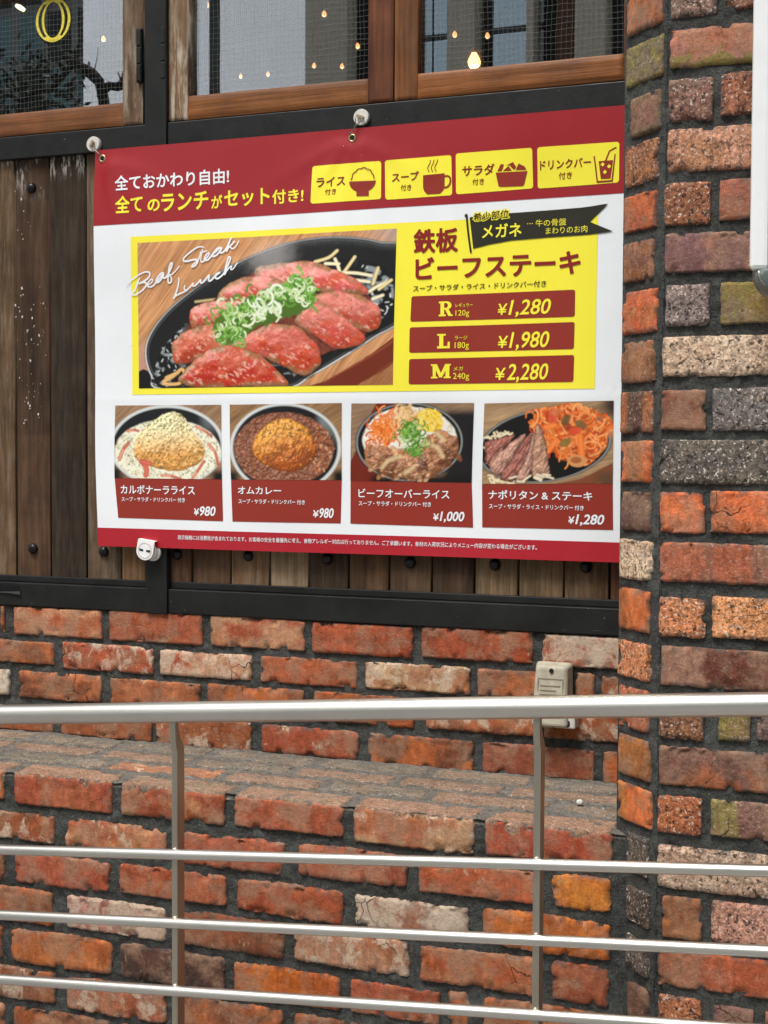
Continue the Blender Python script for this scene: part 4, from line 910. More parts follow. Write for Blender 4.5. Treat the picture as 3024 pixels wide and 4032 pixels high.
    def arcs(s, pts, n, r, wd, cols, seed, spread, lo=1.5, hi=4.5):
        rs = np.random.default_rng(seed); p = np.array(pts, float)
        for _ in range(n):
            i = rs.integers(len(p)-1); t = rs.uniform(); c = p[i]*(1-t)+p[i+1]*t+rs.normal(0, 1, 2)*np.array(spread)*.5
            a0 = rs.uniform(0, 6.28); a1 = a0+rs.uniform(lo, hi); rr = r*rs.uniform(.6, 1.4); e_ = rs.uniform(.5, 1); ro = rs.uniform(0, 3.14)
            q = [(c[0]+rr*math.cos(a)*math.cos(ro)-rr*e_*math.sin(a)*math.sin(ro), c[1]+rr*math.cos(a)*math.sin(ro)+rr*e_*math.sin(a)*math.cos(ro)) for a in np.linspace(a0, a1, 7)]
            s.line(q, wd*rs.uniform(.7, 1.3), cols[rs.integers(len(cols))])
    def build(s, name, off):
        for _ in range(2):
            p_ = np.pad(s.a, ((1, 1), (1, 1), (0, 0)), 'edge'); s.a = (p_[:-2]+2*p_[1:-1]+p_[2:])[:, 1:-1]*.25
            p_ = np.pad(s.a, ((0, 0), (1, 1), (0, 0)), 'edge'); s.a = (p_[:, :-2]+2*p_[:, 1:-1]+p_[:, 2:])*.25
        s.a = np.clip(s.a*1.06-.006, 0, 1)*(.93+.14*fbm(s.x/5, s.y/5, 99, 2))[..., None]
        q = s.q; k, t = s.k[..., None], s.t[..., None]
        P = q[0]*(1-k)*(1-t)+q[1]*k*(1-t)+q[2]*k*t+q[3]*(1-k)*t
        b = MB(); b.grid(bw(P[..., 0], P[..., 1], off), np.clip(s.a, .004, .92), flip=True); return b.build(name, M_PHOTO, banner, True, attrs=True)
M_PHOTO = make_print('printed_photo', attr='tone')
GRN = [lin(86, 142, 48), lin(126, 178, 78), lin(70, 118, 36), lin(176, 206, 132), lin(214, 226, 186), lin(104, 160, 58)]

def paint_steak():
    c = Canvas([(97, 183.5), (627, 184), (621, 461), (97, 461)], (202, 1600, 147, 72, 938, 918))
    c.wood(lin(150, 92, 52), lin(232, 176, 124), -.95, 8, 160)
    c.blend(sst(1350, 1600, c.x)*sst(330, 60, c.y)*.6, lin(176, 162, 160)); c.blend(sst(330, 205, c.x)*sst(620, 760, c.y)*.7, lin(190, 140, 130))
    m, _ = c.mpoly([(1090, 945), (1250, 895), (1480, 755), (1610, 660), (1610, 790), (1450, 900), (1360, 945)], 6); c.blend(m, lin(112, 46, 30)); c.line([(1240, 905), (1480, 765), (1600, 680)], 8, lin(170, 86, 60), .6)
    m, _ = c.mpoly([(1400, 945), (1470, 890), (1610, 790), (1620, 950)]); c.blend(m*.6, lin(128, 70, 40))
    m, _ = c.mpoly([(195, 860), (240, 835), (300, 890), (350, 945), (195, 950)]); c.blend(m, lin(26, 22, 22))
    pan = [(345, 950), (270, 870), (238, 780), (243, 690), (290, 600), (380, 500), (520, 390), (680, 290), (860, 205), (1050, 140), (1230, 112), (1400, 116), (1520, 140), (1640, 185), (1650, 540), (1500, 668), (1330, 782), (1180, 872), (1000, 950)]
    m, d = c.mpoly(pan); c.blend(m, lin(30, 30, 31)); c.blend(m*sst(13, 9, d)*sst(1, 4, d)*(.55+.45*sst(500, 800, c.y)), lin(206, 208, 206)); c.blend(m*sst(26, 22, d)*sst(17, 20, d)*.5, lin(110, 112, 112))
    c.blend(m*sst(60, 25, d)*sst(500, 250, c.y)*.55*fbm(c.x/9, c.y/9, 4, 3), lin(86, 88, 88))
    fl, d2 = c.mpoly([(330, 930), (300, 840), (330, 740), (430, 620), (560, 520), (760, 400), (1000, 300), (1250, 240), (1450, 250), (1570, 320), (1590, 470), (1500, 600), (1300, 740), (1100, 860), (950, 930)])
    c.blend(fl, lin(20, 18, 18)); gl = sst(.52, .62, fbm(c.x/42, c.y/26, 8, 4)); c.blend(fl*gl*(sst(520, 380, c.x)+sst(1380, 1480, c.x)+sst(760, 840, c.y)*.7).clip(0, 1)*.85, lin(150, 158, 160))
    c.speck(fl*sst(500, 400, c.x), 60, 7, [lin(24, 22, 22), lin(190, 196, 198)], 3); c.speck(fl*sst(1400, 1450, c.x), 50, 7, [lin(210, 212, 212), lin(24, 20, 20)], 4)
    SP = [lin(238, 226, 188), lin(226, 206, 150)]
    for q in ([(1185, 250), (1255, 228), (1300, 190)], [(1290, 235), (1305, 270), (1315, 300)], [(1340, 305), (1368, 262), (1392, 224)], [(1330, 310), (1400, 312), (1480, 326)], [(1512, 285), (1500, 330), (1488, 372)], [(1448, 430), (1510, 385), (1560, 362)], [(1490, 452), (1540, 432)], [(1240, 260), (1310, 262)], [(1400, 350), (1470, 360)], [(1520, 400), (1580, 350)]): c.line(q, 17, SP[RNG.integers(2)])
    c.line([(530, 465), (640, 452)], 14, lin(190, 170, 120))
    m, d = c.mpoly([(860, 300), (1080, 262), (1290, 320), (1460, 430), (1500, 560), (1420, 680), (1200, 760), (1000, 800), (700, 800), (480, 800), (420, 720), (520, 560), (680, 420)], 20, 40, 3); c.blend(m, lin(116, 58, 44)*(.5+.9*fbm(c.x/20, c.y/16, 5, 3))[..., None])
    def meat(pts, base, red, sd, hl=1.):
        m, d = c.mpoly(pts, 20, 50, sd); py = [p_[1] for p_ in pts]; tt = (c.y-min(py))/(max(py)-min(py))+.9*(fbm(c.x/70, c.y/50, sd, 4)-.5); u, v = c.x*.86+c.y*.5, c.y*.86-c.x*.5
        fib = fbm(u/46, v/7, sd+2, 4)
        k = sst(.30, .72, tt); col = base*(1-k)[..., None]+red*k[..., None]
        og = sst(.50, .66, fbm(c.x/46+9, c.y/34, sd+8, 4))*.6*sst(.3, .6, tt); col = col*(1-og[..., None])+lin(196, 84, 44)*og[..., None]
        col = col*(.74+.52*fib)[..., None]
        cr = np.clip(sst(46, 3, d)*1.3*sst(.40, .62, fbm(c.x/60, c.y/46, sd+6, 4))+sst(7, 2, d)*.35, 0, 1); col = col*(1-cr[..., None])+(lin(150, 104, 70)*(.6+.8*fbm(c.x/9, c.y/9, sd+4, 3))[..., None])*cr[..., None]
        sh, _ = c.mpoly([(x+9, y+13) for x, y in pts], 30, 42, sd); c.blend(sh*.6, lin(20, 12, 10))
        c.blend(m, col)
        hgt = 12*np.sqrt(np.clip(d/70, 0, 1))+6*fbm(c.x/60, c.y/44, sd+5, 3)+.8*fib+.5*fbm(c.x/14, c.y/11, sd+7, 2)
        c.relief(m, hgt, 1.05, .60, .50, .16*hl, 40); gw = sst(.60, .74, fbm(u/26+sd, v/11, sd+12, 3))*sst(8, 26, d)*(.25+sst(.3, .6, tt)); c.blend(m*np.clip(gw, 0, 1)*.5, lin(252, 214, 190))
        c.speck(m*sst(6, 16, d), int(16*hl), 4, [lin(246, 200, 176), lin(238, 160, 124)], sd, .6); c.speck(m, 14, 4, [lin(54, 30, 24)], sd+1, .8)
    P1, P2, RD, R2 = lin(224, 140, 130), lin(206, 116, 102), lin(190, 72, 60), lin(176, 66, 42)
    meat([(860, 320), (880, 275), (960, 262), (1080, 250), (1190, 255), (1300, 300), (1400, 345), (1458, 400), (1450, 425), (1330, 425), (1200, 410), (1100, 380), (960, 390), (880, 400)], P1, lin(206, 88, 84), 11)
    meat([(655, 445), (690, 385), (760, 345), (850, 325), (960, 330), (1040, 385), (960, 440), (840, 460), (700, 470)], P1, RD, 12)
    meat([(498, 535), (530, 488), (620, 465), (740, 460), (810, 480), (770, 550), (650, 600), (560, 615), (505, 605)], P1, RD, 13)
    meat([(1180, 440), (1260, 412), (1400, 425), (1480, 460), (1533, 520), (1525, 600), (1480, 630), (1400, 612), (1290, 560), (1200, 500)], P2, R2, 14)
    meat([(1090, 545), (1180, 480), (1260, 490), (1350, 560), (1440, 640), (1448, 682), (1380, 718), (1290, 718), (1180, 640), (1100, 595)], P2, RD, 15)
    meat([(398, 705), (430, 660), (510, 615), (640, 585), (720, 640), (700, 725), (600, 755), (520, 785), (440, 805), (400, 780)], lin(196, 108, 82), R2, 16)
    meat([(700, 700), (820, 650), (900, 600), (1000, 585), (1100, 600), (1170, 660), (1212, 730), (1222, 805), (1150, 865), (1080, 850), (960, 785), (860, 740)], lin(196, 94, 78), lin(184, 56, 32), 17, 1.5)
    for q in ([(345, 900), (400, 872), (450, 832), (470, 865)], [(345, 912), (430, 912), (490, 872)], [(360, 880), (430, 850)]): c.line(q, 18, lin(222, 176, 112))
    meat([(430, 890), (500, 800), (560, 748), (680, 705), (780, 710), (880, 750), (960, 812), (1020, 870), (1038, 925), (900, 935), (780, 925), (640, 938), (500, 925)], lin(188, 84, 60), lin(178, 42, 26), 18, 1.8)
    m, d = c.mpoly([(640, 560), (720, 500), (860, 440), (980, 380), (1080, 345), (1180, 350), (1190, 440), (1140, 520), (1020, 560), (900, 600), (800, 660), (700, 690), (650, 640)], 50, 30, 5); c.blend(m*.85, lin(66, 112, 34))
    c.arcs([(660, 560), (760, 530), (880, 490), (1000, 440), (1090, 400), (1150, 410)], 150, 34, 13, GRN, 2, (50, 85), 1.0, 2.8); c.arcs([(660, 560), (760, 530), (880, 490), (1000, 440), (1090, 400), (1150, 410)], 60, 24, 8, GRN[3:5]+[lin(120, 176, 70)], 22, (50, 80)); c.arcs([(660, 620), (680, 690)], 12, 20, 8, GRN, 3, (20, 20)); c.arcs([(730, 610), (800, 670)], 24, 24, 9, GRN, 5, (40, 30))
    c.arcs([(880, 470), (960, 500)], 22, 34, 13, [lin(226, 236, 210), lin(206, 222, 176)], 6, (70, 60), .8, 2.4)
    st, _ = c.ell(950, 225, 110, 70, -.4, .5, 5, .7); c.blend(st*.35, lin(210, 206, 204))
    return c.build('food_photo', .95)
def paint_carbonara():
    c = Canvas([(45, 493.5), (275, 494), (276, 634), (42, 634)], (160, 788, 145, 142, 577, 583))
    c.wood(lin(112, 84, 62), lin(176, 140, 106), -.7, 9, 120)
    c.blend(sst(470, 540, c.y)*sst(260, 170, c.x)+sst(500, 560, c.y)*sst(690, 760, c.x), lin(24, 22, 22))
    m, r = c.ell(468, 385, 338, 243); c.blend(m, lin(206, 210, 208)); m, r = c.ell(468, 385, 318, 226); c.blend(m, lin(30, 31, 33)); c.blend(m*sst(640, 720, c.x)*sst(340, 200, c.y), lin(120, 126, 128))
    m, r = c.ell(472, 420, 312, 192, 0, .03); c.blend(m, lin(236, 232, 208)); c.blend(m*sst(.5, .7, fbm(c.x/60, c.y/30, 4, 3))*.35, lin(206, 196, 160))
    c.speck(m*sst(.5, .7, r), 200, 5, [lin(120, 118, 82), lin(96, 92, 60), lin(176, 168, 130)], 3, .8)
    for q in ([(240, 298), (275, 292), (312, 290)], [(185, 455), (215, 412), (250, 372)], [(640, 280), (690, 305), (730, 328)], [(715, 380), (755, 430), (768, 485)], [(612, 575), (650, 530), (686, 478)], [(440, 562), (500, 570), (560, 575)]): q = [(a+RNG.normal(0, 5), b_+RNG.normal(0, 5)) for a, b_ in q]; c.line(q, RNG.uniform(15, 24), lin(206, 104, 80), .85); c.line(q[:2], 7, lin(236, 170, 140), .7); c.line(q[1:], 9, lin(176, 78, 58), .6)
    c.speck(m*sst(.35, .5, r), 260, 4, [lin(92, 96, 52), lin(120, 116, 72), lin(64, 64, 40)], 33, .8)
    D = [(275, 440), (290, 340), (350, 270), (420, 215), (500, 185), (560, 205), (620, 290), (680, 370), (690, 440), (640, 500), (540, 535), (430, 525), (330, 490)]
    m, d = c.mpoly(D, 14); k = fbm(c.x/16, c.y/16, 6, 4)
    t = sst(470, 240, c.y)[..., None]; c.blend(m, (lin(224, 160, 84)*(1-t)+lin(232, 220, 172)*t)*(.66+.66*k[..., None]))
    c.relief(m, 26*np.sqrt(np.clip(d/150, 0, 1))+9*fbm(c.x/30, c.y/22, 8, 4)+3*fbm(c.x/10, c.y/10, 9, 2), 1.1, .55, .55, .18, 30)
    c.speck(m, 170, 5, [lin(70, 70, 38), lin(96, 82, 40), lin(112, 92, 48)], 88, .85); c.speck(m, 240, 5, [lin(240, 226, 180), lin(92, 84, 46), lin(120, 98, 46), lin(236, 190, 110)], 8, .8); c.speck(m*sst(330, 260, c.y), 90, 6, [lin(92, 104, 52), lin(216, 212, 176), lin(126, 128, 78)], 9)
    for q in ([(320, 478), (350, 520), (345, 560)], [(330, 480), (370, 490)]): c.line(q, 30, lin(206, 104, 84)); 
    return c.build('food_photo', .9)
def paint_curry():
    c = Canvas([(293, 494), (522, 493), (520, 633), (295, 634)], (838, 1502, 142, 133, 583, 590))
    c.wood(lin(104, 76, 52), lin(178, 138, 96), -.6, 9, 120); c.blend(sst(500, 560, c.y)*(sst(930, 850, c.x)+sst(1420, 1480, c.x)), lin(24, 22, 22))
    m, r = c.ell(1168, 400, 332, 268); c.blend(m, lin(204, 208, 206)); m, r = c.ell(1168, 400, 312, 252); c.blend(m, lin(28, 28, 30)); c.blend(m*sst(1340, 1400, c.x)*sst(420, 200, c.y), lin(128, 134, 134))
    m, r = c.ell(1160, 405, 298, 218, 0, .05); k = fbm(c.x/22, c.y/16, 3, 4); c.blend(m, lin(128, 76, 52)*(.5+1.0*k[..., None])); c.relief(m, 9*fbm(c.x/18, c.y/13, 12, 4), 1.6, .6, .5, .35, 30); c.speck(m, 90, 7, [lin(150, 92, 64), lin(64, 34, 26), lin(186, 130, 96), lin(128, 66, 38)], 2, .8)
    c.speck(m*sst(1300, 1380, c.x), 60, 8, [lin(216, 166, 120), lin(180, 90, 44)], 3, .8)
    D = [(975, 420), (985, 350), (1040, 280), (1110, 235), (1180, 222), (1260, 250), (1320, 300), (1350, 370), (1350, 440), (1290, 510), (1200, 540), (1120, 525), (1020, 480)]
    m, d = c.mpoly(D, 10); k = fbm((c.x+c.y*.3)/10, (c.y-c.x*.2)/30, 5, 4); t = sst(520, 260, c.y+.3*(c.x-1160))[..., None]
    c.blend(m, (lin(184, 92, 34)*(1-t)+lin(224, 154, 64)*t)*(.55+.85*k[..., None])); c.blend(m*sst(10, 2, d)*.5, lin(96, 46, 22))
    c.relief(m, 26*np.sqrt(np.clip(d/150, 0, 1))+11*fbm((c.x+c.y*.35)/22, (c.y-c.x*.25)/40, 8, 4)+4*fbm(c.x/11, c.y/11, 9, 3), 1.2, .5, .6, .3, 30); cb = m*sst(.50, .60, fbm(c.x/30, c.y/24, 44, 4))*sst(250, 420, c.y+.25*(c.x-1160)); c.blend(cb*.6, lin(128, 66, 34)); c.speck(m, 80, 5, [lin(92, 54, 30), lin(240, 190, 110), lin(150, 80, 36)], 45, .7)
    c.speck(m*sst(370, 300, c.y), 90, 6, [lin(84, 84, 40), lin(122, 116, 56), lin(60, 62, 34)], 7, .8)
    return c.build('food_photo', .9)
def paint_beef_rice():
    c = Canvas([(541, 494), (773, 495), (768, 635), (537, 634)], (115, 780, 122, 120, 542, 553))
    c.wood(lin(110, 84, 64), lin(168, 136, 108), -.3, 9, 120)
    m, _ = c.mpoly([(90, 560), (100, 480), (160, 340), (220, 190), (270, 110), (360, 110), (300, 400), (260, 560)]); c.blend(m, lin(112, 40, 28)); c.blend(sst(600, 660, c.x)*sst(130, 190, c.y), lin(34, 32, 33)); c.blend(sst(480, 540, c.y)*sst(200, 260, c.x), lin(26, 22, 22))
    m, r = c.ell(436, 332, 296, 216); c.blend(m, lin(20, 20, 21)); c.blend(m*sst(.94, .96, r)*sst(.995, .97, r)*.8, lin(150, 154, 152)); m, r = c.ell(436, 335, 268, 192); c.blend(m, lin(16, 15, 15))
    m, r = c.ell(440, 325, 258, 186, .05, .05); c.blend(m, lin(232, 226, 212)); c.speck(m, 220, 7, [lin(250, 248, 240), lin(196, 186, 166)], 2)
    c.arcs([(260, 300), (310, 260), (350, 220)], 120, 30, 7, [lin(232, 120, 44), lin(242, 150, 76), lin(206, 92, 32)], 3, (60, 80))
    c.arcs([(400, 180), (450, 200), (440, 240)], 90, 26, 7, [lin(222, 176, 116), lin(198, 146, 84), lin(236, 200, 148)], 4, (60, 60))
    m2, _ = c.ell(545, 215, 75, 62, .4, .4, 6); c.blend(m2, lin(240, 204, 72)); c.speck(m2, 70, 9, [lin(250, 224, 110), lin(222, 170, 44), lin(246, 214, 130)], 6)
    D = [(190, 400), (200, 345), (270, 350), (350, 360), (420, 380), (500, 330), (560, 285), (640, 280), (700, 330), (690, 410), (640, 470), (590, 520), (500, 535), (380, 530), (270, 500), (210, 450)]
    m3, d = c.mpoly(D, 24); k = fbm(c.x/20, c.y/16, 9, 4); c.blend(m3, lin(160, 106, 72)*(.4+1.2*k[..., None]))
    rs = np.random.default_rng(9); ys, xs = np.where(m3 > .5)
    for i in rs.integers(len(ys), size=46):
        x, y = c.x[ys[i], xs[i]], c.y[ys[i], xs[i]]; a = rs.uniform(0, 3); q = [(x-30*math.cos(a), y-22*math.sin(a)), (x+rs.uniform(-12, 12), y+rs.uniform(-12, 12)), (x+30*math.cos(a), y+22*math.sin(a))]
        c.line(q, rs.uniform(14, 28), [lin(176, 122, 84), lin(128, 76, 50), lin(206, 158, 116), lin(104, 62, 44)][rs.integers(4)], .85)
    c.relief(m3, 12*fbm(c.x/26, c.y/20, 15, 4)+14*np.sqrt(np.clip(d/60, 0, 1)), 1.6, .5, .6, .4, 26)
    for q in ([(290, 470), (330, 430), (390, 410)], [(530, 340), (590, 360), (620, 410)], [(420, 500), (460, 470)], [(590, 285), (625, 320)]): c.line(q, 30, lin(214, 184, 134), .55); c.line(q, 12, lin(238, 218, 176), .6); c.line(q, 4, lin(150, 104, 70), .5)
    c.arcs([(400, 290), (460, 260), (490, 330), (450, 370)], 110, 20, 7, GRN[:4]+[lin(60, 130, 40)], 8, (50, 50))
    return c.build('food_photo', .9)
def paint_napolitan():
    c = Canvas([(792, 496), (1021, 493.5), (1021, 633), (787, 637)], (832, 1546, 122, 106, 560, 558))
    c.wood(lin(120, 94, 70), lin(190, 156, 116), -.25, 9, 140); c.blend(sst(1440, 1540, c.x)*sst(260, 140, c.y), lin(62, 46, 40))
    m, _ = c.mpoly([(1180, 575), (1380, 530), (1560, 440), (1570, 500), (1400, 575)]); c.blend(m, lin(128, 72, 48)); c.blend(sst(1420, 1500, c.x)*sst(470, 520, c.y), lin(96, 70, 48))
    m, r = c.ell(1172, 352, 372, 200, -.13); c.blend(m, lin(20, 20, 21)); c.blend(m*sst(.945, .96, r)*sst(.998, .975, r)*.75, lin(150, 154, 152)); m, r = c.ell(1172, 358, 345, 178, -.13); c.blend(m, lin(15, 14, 14))
    for i in range(26):
        x = RNG.uniform(835, 960); y = RNG.uniform(300, 545) if x < 880 else RNG.choice([RNG.uniform(270, 330), RNG.uniform(510, 550)]); c.line([(x, y), (x+RNG.uniform(10, 40), y+RNG.uniform(-10, 25)), (x+RNG.uniform(30, 70), y+RNG.uniform(0, 30))], 9, lin(228, 212, 176))
    bk_ = c.a.copy(); lim, _ = c.ell(1166, 340, 352, 196, -.13, .05, 3); m, r = c.ell(1340, 300, 170, 140, .3, .2, 4); c.blend(m, lin(172, 74, 34))
    OC = [lin(228, 118, 52), lin(238, 146, 82), lin(206, 88, 36), lin(244, 166, 100), lin(186, 66, 34)]
    c.arcs([(1180, 240), (1260, 260), (1340, 320), (1440, 330), (1480, 260)], 330, 44, 11, OC, 5, (100, 110))
    c.arcs([(1200, 190), (1300, 170), (1420, 210)], 90, 38, 11, OC, 6, (90, 40))
    hh = fbm(c.x/40, c.y/34, 77, 3); c.a *= (.62+.62*hh)[..., None]*(lim*m+1-m)[..., None]**0+(1-m)[..., None]*(1-(.62+.62*hh))[..., None]
    for x, y, cc in ((1230, 170, (200, 110, 70)), (1300, 250, (150, 60, 36)), (1290, 210, (92, 82, 50)), (1370, 235, (104, 92, 56)), (1290, 335, (120, 110, 56)), (1340, 270, (212, 80, 50)), (1220, 215, (206, 74, 54))): 
        mm_, _ = c.ell(x, y, 34, 22, RNG.uniform(-1, 1), .5, int(x)); c.blend(mm_*.85, lin(*cc))
    for q in ([(1370, 300), (1375, 360), (1385, 420)], [(1200, 380), (1240, 320)], [(1180, 250), (1230, 240)]): c.line(q, 30, lin(236, 128, 62))
    top_ = sst(330, 250, c.y)*sst(1120, 1180, c.x); keep = np.clip(lim+top_*sst(.0, .1, c.ell(1335, 270, 215, 150)[0]), 0, 1)[..., None]; c.a = c.a*keep+bk_*(1-keep)
    m, r = c.ell(1355, 435, 50, 34, .1, .1); c.blend(m, lin(206, 146, 92)); m, r = c.ell(1350, 430, 30, 18); c.blend(m, lin(168, 98, 56))
    for i, q in enumerate(([(845, 330), (930, 310), (1010, 295), (960, 360), (900, 420), (850, 460), (848, 400)], [(870, 440), (960, 360), (1050, 290), (1070, 310), (1000, 420), (930, 510), (890, 510)], [(930, 520), (1000, 410), (1080, 300), (1110, 300), (1080, 420), (1010, 540), (960, 545)], [(1020, 540), (1080, 400), (1110, 290), (1130, 300), (1120, 430), (1085, 550), (1050, 555)], [(1110, 520), (1110, 380), (1125, 250), (1150, 240), (1175, 300), (1200, 420), (1205, 520), (1160, 530)])):
        m, d = c.mpoly(q, 14, 26, i); k = fbm((c.x+c.y*.7)/12, (c.y-c.x*.5)/40, i+20, 4); b_ = [lin(156, 94, 80), lin(186, 140, 120)][i % 2] if i < 4 else lin(182, 138, 112)
        c.blend(m, b_*(.5+.95*k[..., None])); c.blend(m*sst(12, 2, d)*.7, lin(62, 34, 30)); c.relief(m, 10*np.sqrt(np.clip(d/40, 0, 1))+10*fbm((c.x+c.y*.7)/14, (c.y-c.x*.5)/34, i+40, 4), 1.6, .5, .6, .35, 26); c.speck(m, 9, 5, [lin(206, 160, 136), lin(70, 36, 30), lin(176, 90, 76)], i + 3, .7)
    for i in range(8): x = RNG.uniform(980, 1270); c.line([(x, 545+RNG.uniform(-40, 5)), (x+40, 540+RNG.uniform(-40, 10))], 10, lin(232, 220, 190))
    return c.build('food_photo', .9)
for f in (paint_steak, paint_carbonara, paint_curry, paint_beef_rice, paint_napolitan): f()
M_EYE = plain('brass_eyelet', (196, 176, 140), .3, .9)
for (u, v) in ((17, 17), (539, 17)):
    p = bw(np.array([u]), np.array([v]), 1.)[0]; g = MB(); lathe(g, [(.0042, .001), (.0042, -.0012), (.0058, -.0022), (.0074, -.0012), (.0078, .001)], p, 'y', 24); gr = g.build('eyelet', M_EYE, banner, True)
    g = MB(); lathe(g, [(.0043, -.0002), (.0043, -.0008)], p, 'y', 20); g.build('eyelet_hole', plain('hole_dark', (14, 12, 12), .9), gr)

# ------------------------------------------------------------------ magnets, hook wires, clip
M_MAG = plain('nickel_magnet', (214, 212, 204), .45, .25, .5, None, .1, 90)
def magnet(c, eye, label, ang):
    root = thing('hook_magnet', label, 'magnet hook', None, (c[0], -.002, c[1]))
    b = MB(); lathe(b, [(.0142, 0), (.0146, -.002), (.0146, -.0075), (.0138, -.0088)], (0, 0, 0), 'y', 48); b.build('disc', M_MAG, root)
    ca, sa = math.cos(ang), math.sin(ang)
    R = lambda x, z: (x*ca-z*sa, x*sa+z*ca)
    b = MB(); V = []
    for y in (-.0092, -.014):
        for x, z in ((-.006, -.002), (.006, -.002), (.006, .0025), (-.006, .0025)): q = R(x, z); V.append((q[0], y, q[1]))
    b.add(V, [(0, 1, 2, 3), (4, 7, 6, 5), (0, 4, 5, 1), (2, 6, 7, 3), (1, 5, 6, 2), (0, 3, 7, 4)]); b.build('staple', M_EYE, root)
    e = np.array([eye[0]-c[0], -.013, eye[1]-c[1]]); L = R(-.0068, 0); Rr = R(.0068, 0)
    b = MB(); nk = e*.45
    tube(b, [(L[0], -.013, L[1]), (L[0]*.9+nk[0]*.3, -.0145, L[1]*.9+nk[2]*.35), (nk[0]*.9-.001, -.016, nk[2]), (e[0]-.001, -.0185, e[2]+.006), (e[0], -.0195, e[2]+.002)], .0009, 8)
    tube(b, [(Rr[0], -.013, Rr[1]), (Rr[0]*.9+nk[0]*.3, -.0145, Rr[1]*.9+nk[2]*.35), (nk[0]*.9+.001, -.016, nk[2]), (e[0]+.001, -.0185, e[2]+.006), (e[0], -.0195, e[2]+.002)], .0009, 8)
    b.build('hook_wire', plain('steel_wire', (120, 112, 100), .4, .9), root, True)
magnet((-1.5368, 2.0498), (-1.514, 2.0205), 'round silver hook magnet at the top left corner of the menu banner', 1.0)
magnet((-.9759, 2.0562), (-.992, 2.0205), 'round silver hook magnet under the middle window holding the banner top', -.35)
def clip():
    root = thing('banner_clip', 'white clip with two dark slots gripping the bottom edge of the menu banner', 'clip')
    cx, cz = -1.4135, 1.2645; w_ = MB(); y0, y1 = -.0265, -.0235; a = math.radians(-8)
    R = lambda x, z: (cx+x*math.cos(a)-z*math.sin(a), cz+x*math.sin(a)+z*math.cos(a))
    out = [(-.0175, .020), (.0185, .020)]+[(.0185*math.cos(t), -.0005+.018*math.sin(t)) for t in np.linspace(0, -np.pi, 18)]
    k = len(out); V = [(*[R(*p)[0]], y0, R(*p)[1]) for p in out]+[(R(*p)[0], y1, R(*p)[1]) for p in out]
    w_.add(V, [tuple(range(k)), tuple(range(k, 2*k))[::-1]]+[(i, i+k, (i+1) % k+k, (i+1) % k) for i in range(k)])
    V = [R(-.0175, .0201), R(.0185, .0201)]; w_.add([(V[0][0], y0, V[0][1]), (V[1][0], y0, V[1][1]), (V[1][0], -.006, V[1][1]+.001), (V[0][0], -.006, V[0][1]+.001)], [(0, 1, 2, 3)])
    pl_ = w_.build('plate', plain('white_plastic', (236, 234, 232), .35), root)
    r = MB(); an = np.linspace(0, 2*np.pi, 40); c0 = R(0, -.0005)
    r.grid(np.array([[(c0[0]+q*math.cos(t), y0-.0004, c0[1]+q*math.sin(t)) for t in an] for q in (.0140, .0147)])); r.build('ring_groove', plain('grey_groove', (120, 118, 114), .5), pl_)
    s_ = MB()
    for sg in (-1, 1): s_.add([(R(sg*x, z)[0], y0-.0006, R(sg*x, z)[1]) for x, z in ((.0035, .0016), (.0125, .0028), (.0118, -.0022), (.004, -.0018), (.0028, 0))], [(0, 1, 2, 3, 4)])
    s_.build('slot', plain('slot_dark', (28, 22, 26), .7), pl_)
    b = MB(); lathe(b, [(.0165, -.007), (.0172, -.009), (.0172, -.0125), (.0165, -.0135)], (cx+.009, 0, cz-.004), 'y', 32); lathe(b, [(.0150, -.0145), (.0155, -.0155), (.0155, -.019), (.0140, -.020)], (cx+.006, 0, cz-.003), 'y', 32)
    b.build('magnet_base', M_MAG, root, True)
clip()

